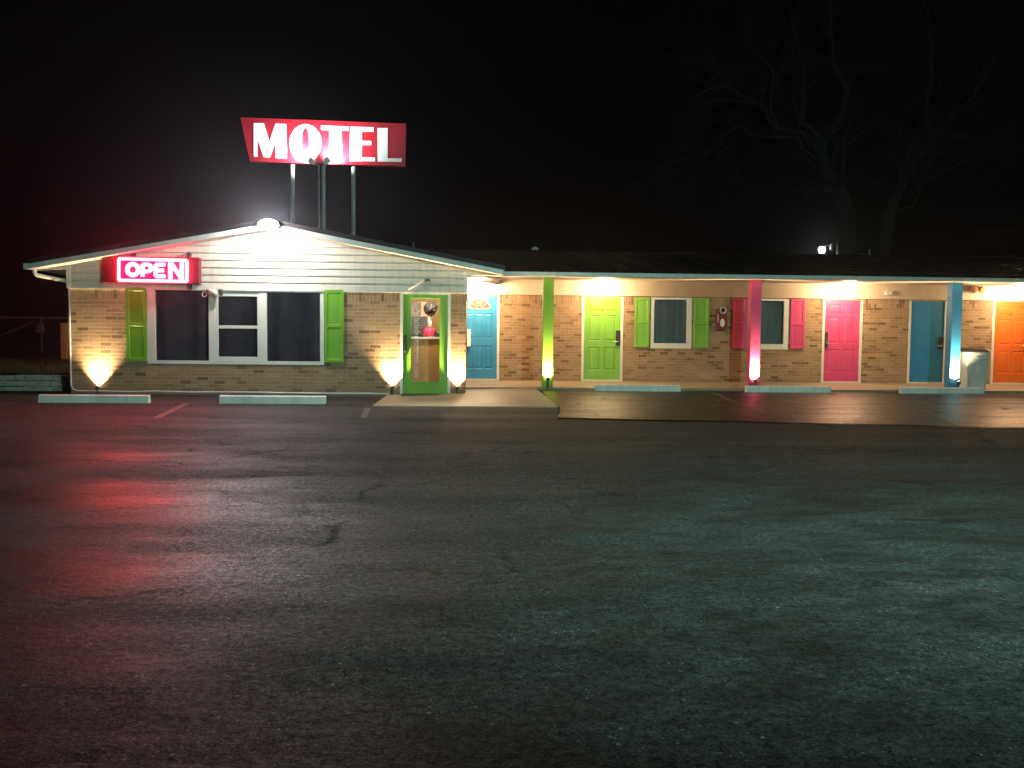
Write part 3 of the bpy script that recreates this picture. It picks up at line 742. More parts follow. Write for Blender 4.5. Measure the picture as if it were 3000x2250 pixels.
def on_wall(name, u0, v0, u1, v1, m, lab, cat, y=19.285):
    p, q = PY(u0, v1, y), PY(u1, v0, y); mb = MB(); mb.box(p.x, q.x, y, y+.008, p.z, q.z); tag(mb.build(name, m, at=((p.x+q.x)/2, y, p.z)), lab, cat)
on_wall('poster', 1180, 884, 1233, 927, M['poster'], 'reddish printed poster seen through the top left of the office door', 'poster')
on_wall('paper_sheet', 1233.5, 884, 1252, 927, M['paper'], 'tall cream paper sheet beside the reddish poster inside the office', 'paper')
on_wall('notice_board', 1180, 928, 1256, 986, M['grey_poster'], 'dark grey board on the wall behind the office counter', 'board')
t = thing('office_lamp', 'small round ceiling lamp inside the office above the counter', 'ceiling lamp', (-.75, 17.6, 2.41))
mb = MB(); mb.lathe((-.75, 17.6, 2.33), [(.04, 0), (.1, .02), (.12, .085)], 16); mb.build('shade', M['lens_warm'], t, smooth=True)
lamp('POINT', (-.75, 17.55, 2.25), 135, (1, .82, .58), t, size=.08)

# ------------------------------------------------------------------ things on and round the motel
# neon OPEN sign
ys = YO-.06
ulo, uhi, vt, vb = 306.5, 589, 755, 830
c = PY(447, 792, ys)
osg = thing('open_sign', 'glowing red neon OPEN sign on the white gable siding', 'sign', (c.x, ys, c.z))
x0, x1 = PY(ulo, 790, ys).x, PY(uhi, 795, ys).x; z0, z1 = PY(447, 831, ys).z, PY(447, 754, ys).z
yf = YO-.19
mb = MB(); mb.box(x0, x1, yf, YO-.03, z0, z1); mb.build('cabinet', M['red_box'], osg, bevel=.006)
mb = MB(); a_ = PP(300+330/7.373, 730+205/7.373, (0, yf-.004, 0), Vector((0, -1, 0))); b_ = PP(300+1850/7.373, 730+715/7.373, (0, yf-.004, 0), Vector((0, -1, 0)))
mb.box(a_.x, b_.x, yf-.012, yf-.002, b_.z, a_.z); mb.build('lit_face', M['neon_face'], osg)
def sg(x, y): # position on the sign face, measured in the enlarged photograph
    return PY(300+x/7.373, 730+y/7.373, yf-.045)
def tubes(mb, lines, r):
    for ln in lines: mb.tube(ln, r, 10)
def arcpts(cx, cy, rx, ry, a0, a1, n): return [sg(cx+rx*math.cos(R(a0+(a1-a0)*k/n)), cy+ry*math.sin(R(a0+(a1-a0)*k/n))) for k in range(n+1)]
mb = MB(); rt = .028
tubes(mb, [[sg(352, 215), sg(352, 670)], [sg(352, 670), sg(1825, 698)], [sg(1825, 698), sg(1825, 245)], [sg(1825, 245), sg(352, 205)]], rt)
mb.build('border_tube', M['neon'], osg, smooth=True)
mb = MB(); rt = .036
tubes(mb, [arcpts(655, 440, 118, 118, 0, 360, 28)], .04)
tubes(mb, [[sg(868, 590), sg(868, 330)], [sg(868, 330), sg(980, 332)]+arcpts(975, 405, 75, 75, -90, 90, 10)+[sg(868, 478)]], rt)
tubes(mb, [[sg(1150, 335), sg(1150, 585)], [sg(1150, 335), sg(1350, 335)], [sg(1150, 460), sg(1320, 460)], [sg(1150, 585), sg(1350, 585)]], rt)
tubes(mb, [[sg(1465, 640), sg(1465, 270)], [sg(1465, 275), sg(1710, 640)], [sg(1715, 660), sg(1715, 275)]], .038)
mb.build('lettering', M['neon'], osg, smooth=True)
for (u, v) in ((391, 746), (555, 748), (556, 838)):
    p = PY(u, v, YO-.1); mb = MB(); mb.box(p.x-.02, p.x+.02, YO-.15, YO-.03, p.z-.06, p.z+.06); mb.build('bracket', M['dark'], osg)

# MOTEL sign on poles
ang = R(4.5); sp0 = Vector((-3.35, 19.5, 5.5)); nrm = Vector((math.sin(ang), -math.cos(ang), 0))
def sq(x, y, off=0.0): return PP(650+x/3.687, 300+y/3.687, sp0, nrm)+nrm*off
msg = thing('motel_sign', 'red slanted MOTEL sign on tall poles above the office roof', 'sign', (-3.35, 19.5, 3.2))
mb = MB(); pts = [sq(*q) for q in ((197, 158), (1992, 226), (1985, 694), (300, 638))]
mb.hexa([p for p in pts], [p-nrm*.16 for p in pts]); mb.build('panel', M['sign_red'], msg, bevel=.008)
mb = MB()
def letter(poly, holes=None):
    a = [sq(x, y, .002) for x, y in poly]; b = [sq(x, y, .006) for x, y in poly]
    va = [mb.bm.verts.new(p) for p in a]; vb_ = [mb.bm.verts.new(p) for p in b]
    f = mb.bm.faces.new(vb_); n = len(a)
    for i in range(n): mb.bm.faces.new((va[i], va[(i+1) % n], vb_[(i+1) % n], vb_[i]))
letter([(343, 222), (455, 223), (515, 425), (577, 229), (697, 235), (702, 605), (582, 601), (577, 425), (522, 595), (452, 592), (386, 400), (385, 588), (343, 587)])
letter([(1072, 250), (1370, 262), (1370, 306), (1292, 303), (1297, 632), (1163, 628), (1160, 300), (1072, 297)])
letter([(1385, 262), (1640, 268), (1640, 318), (1512, 315), (1512, 414), (1616, 416), (1616, 462), (1512, 460), (1510, 592), (1655, 594), (1655, 637), (1385, 634)])
letter([(1680, 275), (1793, 277), (1790, 603), (1942, 606), (1942, 643), (1682, 640)])
no = 40
ring = []
for (rx, ry, off) in ((172, 204, .002), (172, 204, .006), (42, 168, .006), (42, 168, .002)):
    ring.append([mb.bm.verts.new(sq(903+rx*math.cos(2*math.pi*k/no), 440+ry*math.sin(2*math.pi*k/no), off)) for k in range(no)])
for A, B in zip(ring, ring[1:]):
    for k in range(no): mb.bm.faces.new((A[k], A[(k+1) % no], B[(k+1) % no], B[k]))
mb.build('lettering', M['sign_white'], msg)
for (u, r) in ((854, .048), (1034, .05), (945.5, .045)):
    p = PP(u, 500, sp0, nrm)-nrm*.08
    mb = MB(); mb.tube([(p.x, p.y+.06, rake(p.x)+.0), (p.x, p.y+.06, 5.3)], r, 14); mb.build('pole', M['galv'], msg, smooth=True)
p = PP(933.5, 500, sp0, nrm)-nrm*.05
mb = MB(); mb.tube([(p.x, p.y+.02, rake(p.x)), (p.x, p.y, 4.0), (p.x, p.y, 5.0)], .018, 8); mb.build('conduit', M['galv'], msg, smooth=True)
for k in range(3):
    mb = MB(); mb.box(p.x-.025, p.x+.025, p.y-.03, p.y+.02, 3.6+k*.5, 3.63+k*.5); mb.build('strap', M['galv'], msg)
# floodlights at the foot of the sign
hub = PP(940, 484, sp0, nrm)
for (dx, lab, u, v, pw) in ((-.11, 'left one of the two small floodlights below the MOTEL lettering', 936, 478, 560), (.14, 'right one of the two small floodlights below the MOTEL lettering', 958, 482, 600)):
    base = Vector((hub.x+dx*.4, hub.y-.02, hub.z)); hd = Vector((hub.x+dx*1.2, hub.y-.30, hub.z+.02))
    aim = Vector((hub.x+(dx*5.5 if dx < 0 else dx*2.6), hub.y+.05, hub.z+.42)); d = (aim-hd).normalized()
    t = thing('sign_floodlight', lab, 'floodlight', tuple(base), 'floodlights under the motel sign')
    mb = MB(); mb.tube([base, base.lerp(hd, .5)+Vector((0, 0, -.04)), hd-d*.08], .014, 8); mb.build('arm', M['galv'], t, smooth=True)
    mb = MB(); mb.lathe(hd, [(.03, -.09), (.05, -.06), (.055, 0), (.075, .07), (.075, .08)], 18, axis=d); mb.build('housing', M['white'], t, smooth=True)
    mb = MB(); mb.lathe(hd, [(.065, .081), (.06, .088)], 18, axis=d); mb.build('lens', M['lens_sign'], t)
    lamp('SPOT', hd+d*.12, pw, (.93, .95, 1), t, aim, .05, 150, .9)

# floodlight under the gable peak
gp = PY(786, 664, YG-.14)
t = thing('gable_floodlight', 'blazing white twin floodlight at the peak of the office gable', 'floodlight', (gp.x, YG, gp.z))
mb = MB(); mb.lathe((gp.x, YG-.002, gp.z-.02), [(.06, 0), (.06, .03), (.045, .05)], 16, axis=(0, -1, 0)); mb.build('mount', M['white'], t)
mb = MB(); mb.tube([(gp.x, YG-.05, gp.z-.02), (gp.x, YG-.13, gp.z+.02)], .03, 10); mb.build('arm', M['white'], t, smooth=True)
mb = MB(); n_ = 24
ell = lambda a, b, k: [(a*math.cos(2*math.pi*q/n_), b*math.sin(2*math.pi*q/n_)) for q in range(n_)]
def shell(rows):
    rings = [[mb.bm.verts.new((gp.x+x, YG+dy, gp.z+.035+z)) for x, z in ell(a, b, 0)] for a, b, dy in rows]
    for A, B in zip(rings, rings[1:]):
        for q in range(n_): mb.bm.faces.new((A[q], A[(q+1) % n_], B[(q+1) % n_], B[q]))
    mb.bm.faces.new(rings[0]); mb.bm.faces.new(rings[-1])
shell([(.08, .05, -.10), (.17, .09, -.115), (.19, .105, -.13), (.19, .105, -.15)]); mb.build('housing', M['white'], t, smooth=True)
mb = MB(); shell([(.182, .098, -.151), (.175, .092, -.18), (.13, .07, -.205), (.05, .03, -.217)]); mb.build('lens', M['lens'], t, smooth=True)
lamp('POINT', (gp.x, YG-.30, gp.z-.03), 215, (1, .93, .88), t, size=.09)

# ground uplights: a stake-mounted flood close to the wall or post
def uplight(u, v, y, lab, power, base_z, tilt, cone=86, blend=.25, reach=.085, head_z=.13):
    p = PY(u, v, y); x = p.x
    t = thing('uplight', lab, 'uplight', (x, y-reach, base_z), 'lit uplights at the foot of walls and posts')
    mb = MB(); mb.lathe((x, y-reach, base_z+.001), [(.05, 0), (.05, .012), (.012, .02), (.012, head_z-.05)], 14); mb.build('stake', M['black'], t)
    hd = Vector((x, y-reach, base_z+head_z)); d = Vector((0, tilt, 1)).normalized()
    mb = MB(); mb.lathe(hd, [(.012, -.05), (.026, -.035), (.036, .0), (.036, .03)], 16, axis=d); mb.build('housing', M['dark'], t, smooth=True)
    mb = MB(); mb.lathe(hd, [(.033, .0305), (.03, .034)], 16, axis=d); mb.build('lens', M['lens_uplight'], t)
    lamp('SPOT', hd+d*.05, power, UPW, t, hd+d*2, .03, cone, blend)
    return t
uplight(291, 1130, YO, 'lit uplight at the foot of the brick wall near the left office corner', 950, .0, .48, 104, .9)
uplight(1150, 1130, YO, 'lit uplight at the foot of the brick left of the glass office door', 950, .04, .48, 104, .9)
uplight(1340, 1130, YO, 'lit uplight at the foot of the narrow brick pier right of the glass office door', 950, .04, .48, 100, .9)
for u, nm in ((1604.5, 'lime'), (2209.5, 'pink'), (2797, 'blue')):
    uplight(u, 1100, YP-.112, 'lit uplight at the foot of the %s porch post' % nm, 800 if nm == 'blue' else 1000, .07, .5 if nm == 'blue' else .75, 108, 1.0, .17 if nm == 'blue' else .105, .22)

# round ceiling lights over the doors
for k, (u, lab) in enumerate(((1400, 'round ceiling light over the blue door with the fan window'), (1768, 'round ceiling light over the lime green room door'), (2474, 'round ceiling light over the pink door'), (2972, 'round ceiling light over the orange door'))):
    x = PY(u, 850, 20.5).x; zc_ = 2.545
    t = thing('ceiling_light', lab, 'ceiling light', (x, 20.25, zc_), 'ceiling lights under the porch')
    mb = MB(); mb.lathe((x, 20.25, zc_-.03), [(.13, 0), (.14, .01), (.14, .05)], 24); mb.build('base', M['white'], t, smooth=True)
    mb = MB(); mb.lathe((x, 20.25, zc_-.10), [(.02, 0), (.08, .012), (.115, .04), (.12, .069)], 24); mb.build('diffuser', M['lens_warm'], t, smooth=True)
    lamp('POINT', (x, 20.25, zc_-.16), 170 if k else 280, WARM, t, size=.16)

# wheel stops
def wheel_stop(p0, p1, z, lab):
    p0 = Vector(p0); p1 = Vector(p1); d = (p1-p0).normalized(); s = Vector((-d.y, d.x, 0))
    prof = [(-.075, 0), (.075, 0), (.055, .125), (.03, .14), (-.03, .14), (-.055, .125)]
    mb = MB(); A = []; B = []
    mb.hexa([p0+s*a+Vector((0, 0, z+b)) for a, b in prof], [p1+s*a+Vector((0, 0, z+b)) for a, b in prof])
    c = (p0+p1)/2
    tag(mb.build('wheel_stop', M['stop'], at=(c.x, c.y, z), bevel=.012), lab, 'wheel stop', 'concrete wheel stops')
for (ua, ub, v, y, z, lab) in ((110, 433, 1181, 14.55, 0, 'white wheel stop in front of the left corner of the office'), (641, 953, 1184, 14.6, 0, 'white wheel stop in front of the office picture window'),
                             (1744, 1995, 1148, 17.68, .066, 'white wheel stop in front of the lime green room door'), (2187, 2436, 1153, 17.66, .064, 'white wheel stop in front of the pink post'), (2640, 2885, 1160, 17.6, .06, 'white wheel stop in front of the blue post and trash can')):
    a, b = PY(ua, v, y).x, PY(ub, v, y).x
    wheel_stop((a, y+.075, 0), (b, y+.085, 0), z, lab)

# trash can behind the blue post
yc = 18.75; ca, cb_ = PY(2812, 1060, yc).x, PY(2880, 1060, yc).x; xm = (ca+cb_)/2; hw = (cb_-ca)/2
ztop = PY(2850, 1031, yc-.2).z
t = thing('trash_can', 'grey plastic trash can with dark lid beside the blue post', 'trash can', (xm, yc, .12))
mb = MB(); k = .82
mb.hexa([(xm-hw*k, yc-hw*k, .13), (xm+hw*k, yc-hw*k, .13), (xm+hw*k, yc+hw*k, .13), (xm-hw*k, yc+hw*k, .13)], [(xm-hw, yc-hw, ztop), (xm+hw, yc-hw, ztop), (xm+hw, yc+hw, ztop), (xm-hw, yc+hw, ztop)])
for s in (-.45, .45): mb.hexa([(xm+s*hw*k-.02, yc-hw*k-.008, .2), (xm+s*hw*k+.02, yc-hw*k-.008, .2), (xm+s*hw*k+.02, yc-hw*k+.02, .2), (xm+s*hw*k-.02, yc-hw*k+.02, .2)], [(xm+s*hw-.02, yc-hw-.003, ztop-.25), (xm+s*hw+.02, yc-hw-.003, ztop-.25), (xm+s*hw+.02, yc-hw+.02, ztop-.25), (xm+s*hw-.02, yc-hw+.02, ztop-.25)])
mb.build('body', M['can'], t, bevel=.02)
mb = MB(); e = .025
mb.hexa([(xm-hw-e, yc-hw-e, ztop+.002), (xm+hw+e, yc-hw-e, ztop+.002), (xm+hw+e, yc+hw+e, ztop+.002), (xm-hw-e, yc+hw+e, ztop+.002)], [(xm-hw*.7, yc-hw*.7, ztop+.085), (xm+hw*.7, yc-hw*.7, ztop+.085), (xm+hw*.7, yc+hw*.7, ztop+.085), (xm-hw*.7, yc+hw*.7, ztop+.085)])
mb.build('lid', M['dark'], t, bevel=.015)
mb = MB(); hz = ztop-.13; mb.box(xm-.05, xm+.22, yc-hw-.03, yc-hw+.01, hz-.015, hz+.015); mb.build('handle', M['can'], t, bevel=.006)
for s in (-1, 1):
    mb = MB(); mb.lathe((xm+s*hw*.7, yc+hw*.72, .19), [(.068, -.02), (.07, 0), (.068, .02)], 16, axis=(1, 0, 0)); mb.build('wheel', M['black'], t)

# red wall box with cut corners
def wb(x, y): return PY(2050+x/6.636, 830+y/6.636, YW-.10)
pl_ = [wb(*q) for q in ((325, 520), (380, 478), (540, 480), (538, 850), (470, 915), (318, 915))]
t = thing('wall_box', 'dark red wall box with white ring and oval, between lime and pink shutters', 'wall box', (pl_[0].x+.2, YW, pl_[4].z))
mb = MB(); mb.prism([(p.x, p.z) for p in pl_], YW-.13, YW-.001); mb.build('case', M['ext_red'], t, bevel=.02)
cR = wb(447, 525); mb = MB()
mb.tube([(cR.x+.072*math.cos(a), YW-.138, cR.z+.075*math.sin(a)) for a in [R(-70+300*k/18) for k in range(19)]], .010, 6)
q0, q1 = wb(410, 590), wb(490, 565); mb.tube([(q0.x, YW-.138, q0.z), (q1.x, YW-.138, q1.z)], .010, 6); mb.build('ring', M['white'], t, smooth=True)
mb = MB(); mb.lathe((cR.x, YW-.1305, cR.z), [(.055, 0), (.05, .004)], 20, axis=(0, -1, 0)); mb.build('dial', M['black'], t)
cO = wb(432, 770); mb = MB(); n_ = 22
mb.prism([(cO.x+.055*math.cos(2*math.pi*k/n_), cO.z+.10*math.sin(2*math.pi*k/n_)) for k in range(n_)], YW-.142, YW-.131); mb.build('badge', M['white'], t)
q0, q1 = wb(348, 600), wb(350, 760); mb = MB(); mb.tube([(q0.x, YW-.14, q0.z), (q1.x, YW-.14, q1.z)], .008, 6); mb.build('rail', M['white'], t)

# small boxes under the porch roof
p = PY(2607, 859, YW-.09); t = thing('junction_box', 'small pale box with a dark end on the frieze between pink and blue doors', 'junction box', (p.x, YW-.05, p.z-.04))
mb = MB(); mb.box(p.x-.11, p.x+.05, YW-.12, YW-.036, p.z-.045, p.z+.045); mb.build('body', M['white'], t, bevel=.008)
mb = MB(); mb.box(p.x+.051, p.x+.11, YW-.11, YW-.036, p.z-.04, p.z+.04); mb.build('cover', M['galv'], t, bevel=.006)
p = PY(2867, 847, YW-.2); t = thing('porch_floodlight', 'unlit dark twin-headed lamp on the frieze right of the blue post', 'floodlight', (p.x, YW-.05, p.z-.07))
mb = MB(); mb.box(p.x-.06, p.x+.06, YW-.1, YW-.036, p.z-.05, p.z+.08); mb.build('mount', M['dark'], t, bevel=.01)
for s in (-1, 1):
    mb = MB(); mb.lathe((p.x+s*.09, YW-.16, p.z), [(.035, -.08), (.07, -.03), (.085, .05), (.08, .055)], 16, axis=(s*.3, -.8, -.35)); mb.build('head', M['wood'], t, smooth=True)

# old twin-headed lamp with a loop of cable at the top of the picture window
def jk(x, y): return PY(580+x/12.29, 800+y/12.29, YO-.12)
p = jk(540, 700); t = thing('window_lamp', 'old twin-headed lamp with tangled cable over the office picture window', 'lamp', (p.x, YO, p.z))
mb = MB(); q = jk(540, 690); mb.lathe((q.x, YO-.035, q.z), [(.07, 0), (.07, .03), (.04, .06)], 14, axis=(0, -1, 0)); mb.build('mount', M['frieze'], t)
mb = MB(); a = jk(400, 620); b = jk(660, 760); mb.lathe((a.lerp(b, .5)), [(.03, -.11), (.055, -.03), (.06, .07), (.05, .1)], 12, axis=(b-a)); mb.build('head', M['frieze'], t, smooth=True)
mb = MB(); a = jk(820, 620); b = jk(830, 780); mb.lathe(a.lerp(b, .5), [(.05, -.06), (.035, 0), (.03, .06)], 12, axis=(b-a)); mb.build('head', M['dark'], t, smooth=True)
mb = MB(); mb.tube([jk(230+80*math.cos(R(w)), 765+90*math.sin(R(w))) for w in range(0, 331, 22)]+[jk(340, 730), jk(430, 760), jk(460, 860), jk(380, 890)], .010, 6); mb.tube([jk(210, 380), jk(250, 470), jk(300, 560), jk(360, 680)], .006, 6); mb.build('cable', M['frieze'], t, smooth=True)

# slanting bracket above the office door
def bk(x, y): return PY(1150+x/7.373, 780+y/7.373, YO-.06)
t = thing('flag_bracket', 'thin slanting pole bracket on the siding above the office door', 'bracket', tuple(bk(345, 500)))
mb = MB(); mb.tube([bk(345, 500), bk(480, 420), bk(690, 285)], .012, 8); mb.build('rod', M['frieze'], t, smooth=True)
q = bk(755, 312); mb = MB(); mb.lathe((q.x, YO-.06, q.z), [(.03, -.05), (.035, 0), (.03, .05)], 12, axis=(1, 0, .1)); mb.build('socket', M['dark'], t, smooth=True)

# pale cable down the corner and along the foot of the office wall
yk = YO-.028; pts = [PY(202, 850, yk), PY(205, 950, yk), PY(207.5, 1100, yk), PY(208, 1128, yk), PY(213, 1140, yk), PY(226, 1145, yk), PY(290, 1145.5, yk)]
for i in range(1, 11):
    u = 290+(1160-290)*i/10; pts.append(PY(u, 1145.5+(u-290)*.0105+random.uniform(-1.5, 1.5), yk))
mb = MB(); mb.tube([(q.x, yk, max(q.z, .03)) for q in pts], .014, 8)
tag(mb.build('cable', M['rope'], at=(XL, yk, 0), smooth=True), 'thin pale cable down the left office corner and along the wall foot', 'cable')

# door mat
a, b = PY(1178, 1165, 16.6).x, PY(1288, 1165, 16.6).x
mb = MB(); mb.box(a, b, 16.35, 16.72, .0395, .06); tag(mb.build('door_mat', M['black'], at=((a+b)/2, 16.5, .04), bevel=.006), 'dark mat on the concrete before the glass office door', 'door mat')

# left side: wooden post, chain-link fence, meter box on a thin post
yp_ = 23.7; a, b = PY(181, 1000, yp_), PY(197, 1000, yp_); zg = ZL+.02*(yp_-17.8)
zt_ = PY(189, 946, yp_).z
t = thing('wooden_post', 'short brown wooden post on the lawn beside the left office corner', 'post', ((a.x+b.x)/2, yp_, zg-.1))
mb = MB(); xm_ = (a.x+b.x)/2; mb.box(xm_-.075, xm_+.075, yp_-.075, yp_+.075, zg-.12, zt_); mb.build('shaft', M['wood'], t, bevel=.012)
t = thing('wall_lamp', 'small warm lamp on the hidden side wall of the office, lighting the wooden post', 'wall lamp', (XL, 21.6, 1.7))
mb = MB(); mb.lathe((XL-.001, 21.6, 1.75), [(.06, 0), (.06, .03), (.03, .08)], 14, axis=(-1, 0, 0)); mb.build('mount', M['dark'], t)
mb = MB(); mb.lathe((XL-.12, 21.6, 1.62), [(.05, 0), (.075, .02), (.075, .16), (.03, .2)], 14); mb.build('shade', M['lens_warm'], t, smooth=True)
lamp('POINT', (XL-.28, 21.6, 1.7), 70, WARM, t, size=.06)
yf_ = 29.0; z_top = PY(60, 930, yf_).z; zgf = ZL+.02*(yf_-17.8)
t = thing('chain_link_fence', 'dark chain link fence with a thin top rail on the lawn left of the office', 'fence', (-13, yf_, zgf))
mb = MB(); mb.tube([(-30, yf_, z_top), (-4, yf_, z_top)], .025, 8); mb.build('top_rail', M['galv'], t, smooth=True)
for x in (-27, -24, -21, -18, -15.6, -12.2, -9, -6):
    mb = MB(); mb.tube([(x, yf_, zgf-.1), (x, yf_, z_top+.04)], .03, 8); mb.build('post', M['galv'], t, smooth=True)
q = PY(-20, 992, yf_); q2 = PY(97, 945, yf_); mb = MB(); mb.tube([(q.x, yf_-.03, q.z), (q2.x, yf_-.03, q2.z)], .018, 8); mb.build('brace', M['galv'], t, smooth=True)
mb = MB(); sp_ = .11; hF = z_top-zgf
x = -30.0
def wire(p, q, r=.0022):
    d = (Vector(q)-Vector(p)).normalized(); n1 = d.cross(Vector((0, 1, 0))).normalized()*r
    mb.face([Vector(p)-n1, Vector(p)+n1, Vector(q)+n1, Vector(q)-n1])
while x < -5:
    wire((x, yf_, zgf), (x+hF, yf_+.002, z_top)); wire((x+hF, yf_+.004, zgf), (x, yf_+.006, z_top)); x += sp_
mb.build('mesh', M['galv'], t)
ym = 28.3; p = PY(121, 962, ym); zgm = ZL+.02*(ym-17.8)
t = thing('meter_box', 'small grey meter box on a thin post in front of the fence', 'meter', (p.x, ym, zgm))
mb = MB(); mb.tube([(p.x, ym, zgm-.1), (p.x, ym, PY(121, 932, ym).z)], .022, 8); mb.build('post', M['galv'], t, smooth=True)
mb = MB(); mb.box(p.x-.12, p.x+.12, ym-.12, ym-.024, p.z-.14, p.z+.14); mb.build('box', M['galv'], t, bevel=.03)
mb = MB(); mb.lathe((p.x, ym-.12, p.z+.03), [(.07, 0), (.07, .04), (.03, .05)], 14, axis=(0, -1, 0)); mb.build('dial', M['glass'], t)

# lamp on a pole far behind the rooms
yl = 52.0; p = PY(2408, 732, yl)
t = thing('street_lamp', 'bright round lamp on a pole far behind the room wing', 'street lamp', (p.x+.9, yl, 0))
mb = MB(); mb.tube([(p.x+1.0, yl, -.1), (p.x+1.0, yl, p.z+.5)], [.13, .09], 12); mb.build('pole', M['dark'], t, smooth=True)
mb = MB(); mb.tube([(p.x+1.0, yl, p.z+.35), (p.x+.5, yl, p.z+.3), (p.x+.1, yl-.05, p.z+.22)], .03, 8); mb.build('arm', M['dark'], t, smooth=True)
mb = MB(); mb.lathe((p.x, yl, p.z-.18), [(.02, -.02), (.15, .03), (.21, .18), (.15, .33), (.05, .38)], 20); mb.build('globe', M['lens_far'], t, smooth=True)
mb = MB(); mb.box(p.x+.42, p.x+.6, yl-.35, yl-.1, p.z+.0, p.z+.36); mb.build('ballast', M['dark'], t, bevel=.03)
lamp('POINT', (p.x, yl-.4, p.z), 2, (.85, 1, .93), t, size=.2)
mb = MB(); q = PY(2452, 737, yl); q2 = PY(2600, 752, yl+6)
mb.tube([(p.x+1.0, yl, q.z+.1)]+[tuple(Vector((p.x+1.0, yl, q.z+.1)).lerp(Vector((q2.x+8, yl+4, q2.z)), k/8)-Vector((0, 0, .5*math.sin(math.pi*k/8)))) for k in range(1, 9)], .02, 6)
mb.build('wire', M['galv'], t, smooth=True)

# bare trees behind the wing
def tree_px(x, y, Y): return PY(1900+x/2.011, y/2.011, Y)
def grow(mb, p, d, r, length, depth, rng):
    n = 5; pts = [p.copy()]; rs = [r]; dd = d.copy()
    for i in range(n):
        dd = (dd+Vector((rng.gauss(0, .16), rng.gauss(0, .16), rng.gauss(0, .12)-.05*(3-depth))) ).normalized()
        pts.append(pts[-1]+dd*length/n); rs.append(r*(1-.62*(i+1)/n))
    mb.tube(pts, rs, 6 if depth > 1 else 4, caps=False)
    if depth <= 0: return
    for k in range(rng.randint(3, 5)):
        i = rng.randint(2, n); q = pts[i]
        nd = (dd+Vector((rng.uniform(-1, 1), rng.uniform(-1, 1), rng.uniform(-.4, .7)))).normalized()
        grow(mb, q, nd, max(.007, rs[i]*.7), length*rng.uniform(.5, .75), depth-1, rng)
def bare_tree(name, label, Y, limbs, seed, base):
    rng = random.Random(seed)
    t = thing(name, label, 'tree', base)
    tr = MB(); cr_ = MB()
    for k, (pp, r0, r1) in enumerate(limbs):
        mbx = tr if k == 0 else cr_
        P_ = [tree_px(x, y, Y) for x, y in pp]
        P_ = [P_[0]]+[q+Vector((0, rng.uniform(-.5, .5), 0)) for q in P_[1:]]
        if k == 0: P_ = [Vector(base)-Vector((0, 0, .2))]+P_
        fine = []
        for a, b in zip(P_, P_[1:]):
            for s in range(4): fine.append(a.lerp(b, s/4)+Vector((rng.gauss(0, .04), rng.gauss(0, .04), 0)))
        fine.append(P_[-1]); n = len(fine)
        mbx.tube(fine, [r0+(r1-r0)*i/(n-1) for i in range(n)], 9, caps=False)
        for i in range(n//3, n, 1):
            if rng.random() < .75:
                d = (fine[min(i+1, n-1)]-fine[i-1]).normalized()
                nd = (d+Vector((rng.uniform(-1, 1), rng.uniform(-.8, .8), rng.uniform(-.3, .8)))).normalized()
                grow(cr_, fine[i], nd, max(.02, (r0+(r1-r0)*i/(n-1))*.45), rng.uniform(1.4, 2.6), 3, rng)
    tr.build('trunk', M['bark'], t, smooth=True); cr_.build('crown', M['bark'], t, smooth=True)
YT = 37.0
b1 = tree_px(1195, 1440, YT); b2 = tree_px(1370, 1440, YT+2)
bare_tree('bare_tree', 'tall bare tree with a leaning trunk and arching limb behind the wing', YT, [
    ([(1190, 1430), (1130, 1180), (1060, 1020), (1000, 880)], .42, .24),
    ([(1000, 880), (900, 800), (760, 740), (660, 640), (560, 545), (450, 513), (350, 522), (250, 600)], .15, .03),
    ([(1000, 880), (985, 800), (900, 720), (905, 560), (895, 400), (860, 200), (880, 0)], .15, .04),
    ([(1000, 880), (1090, 740), (1160, 560), (1110, 330), (1075, 120), (1080, -40)], .17, .06),
    ([(760, 740), (705, 640), (715, 430), (620, 250), (590, 60)], .08, .03),
    ([(900, 800), (700, 800), (600, 790), (540, 730), (400, 830), (330, 920)], .07, .02)], 3, (b1.x+.1, YT, 0))
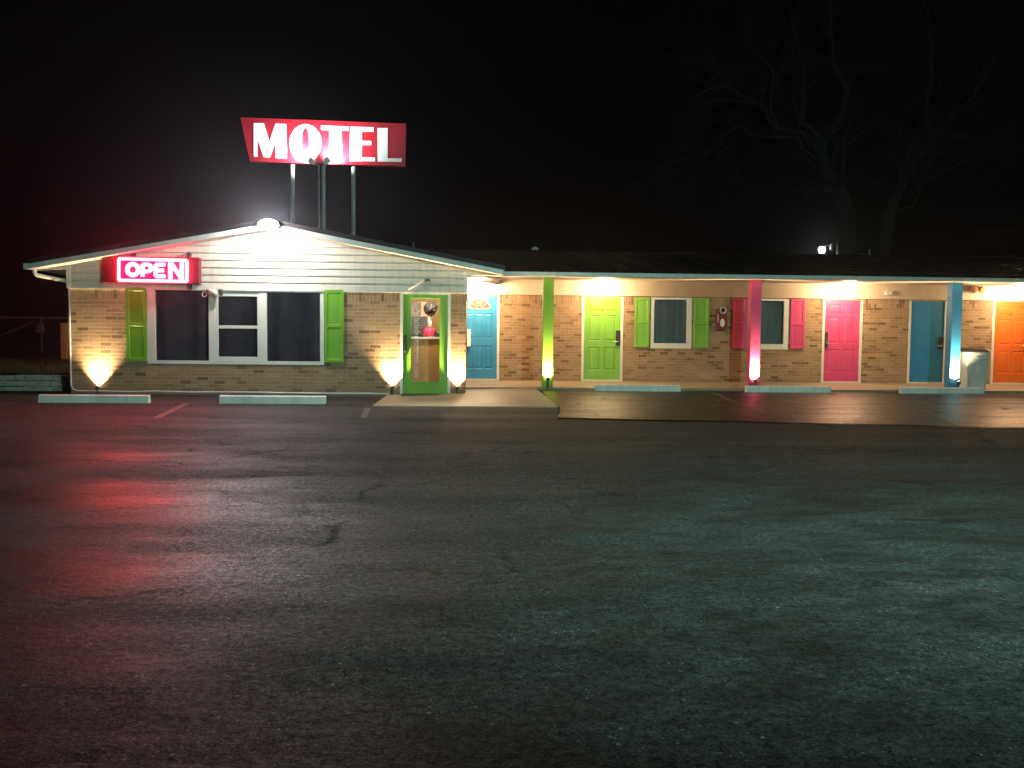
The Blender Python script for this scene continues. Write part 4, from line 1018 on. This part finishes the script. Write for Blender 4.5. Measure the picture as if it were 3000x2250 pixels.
bare_tree('bare_tree', 'bare tree with forked trunks leaning right behind the far rooms', YT+2, [
    ([(1390, 1430), (1420, 1250), (1510, 1060), (1590, 930), (1690, 800)], .3, .15),
    ([(1690, 800), (1780, 690), (1950, 560), (2010, 430), (2080, 330), (2130, 150)], .14, .04),
    ([(1690, 800), (1630, 680), (1635, 480), (1655, 250), (1680, 100), (1640, -30)], .13, .05),
    ([(1690, 800), (1800, 790), (1880, 800), (2000, 860)], .06, .02),
    ([(1420, 1250), (1540, 1220), (1620, 1080), (1800, 980), (2000, 900)], .1, .03)], 11, (b2.x, YT+2, 0))

# ------------------------------------------------------------------ sky, key light, view
w = bpy.data.worlds.new('World'); S.world = w; w.use_nodes = True
nt = w.node_tree; bg = nt.nodes['Background']
sky = nt.nodes.new('ShaderNodeTexSky'); sky.sky_type = 'NISHITA'; sky.sun_disc = False; sky.sun_elevation = R(-6); sky.sun_rotation = R(200)
nt.links.new(sky.outputs[0], bg.inputs['Color']); bg.inputs['Strength'].default_value = .02
# the parking-lot floodlight behind the photographer, whose light throws the posts' shadows on the brick
lamp('SPOT', (3.22, .85, 3.45), 3900, (.58, 1.0, .87), None, (2.0, 18, 2.4), .08, 150, 1.0)

mb = MB(); mb.box(-40, 45, -12, 75, -1, 26)  # scattering volume added to imitate lens glare round the lamps
hz = mb.build('glare_haze', bpy.data.materials.new('glare_haze'))
stuff(hz); hz['label'] = 'thin volume added to imitate soft lens glare round the lamps'; hz['category'] = 'glare_haze'
hm = hz.data.materials[0]; hm.use_nodes = True; ht = hm.node_tree; ht.nodes.clear()
ho = ht.nodes.new('ShaderNodeOutputMaterial'); hv = ht.nodes.new('ShaderNodeVolumePrincipled')
hv.inputs['Color'].default_value = (.9, .92, 1, 1); hv.inputs['Density'].default_value = GLARE_HAZE; hv.inputs['Anisotropy'].default_value = .88
ht.links.new(hv.outputs[0], ho.inputs['Volume'])
S.view_settings.view_transform = 'Standard'; S.view_settings.look = 'None'; S.view_settings.exposure = 0; S.view_settings.gamma = 1
S.render.engine = 'CYCLES'
S.cycles.use_denoising = True
try: S.cycles.denoiser = 'OPENIMAGEDENOISE'
except Exception: pass
S.cycles.max_bounces = 6; S.cycles.diffuse_bounces = 3; S.cycles.glossy_bounces = 3; S.cycles.transparent_max_bounces = 12
S.cycles.sample_clamp_indirect = 4.0; S.cycles.caustics_reflective = False; S.cycles.caustics_refractive = False
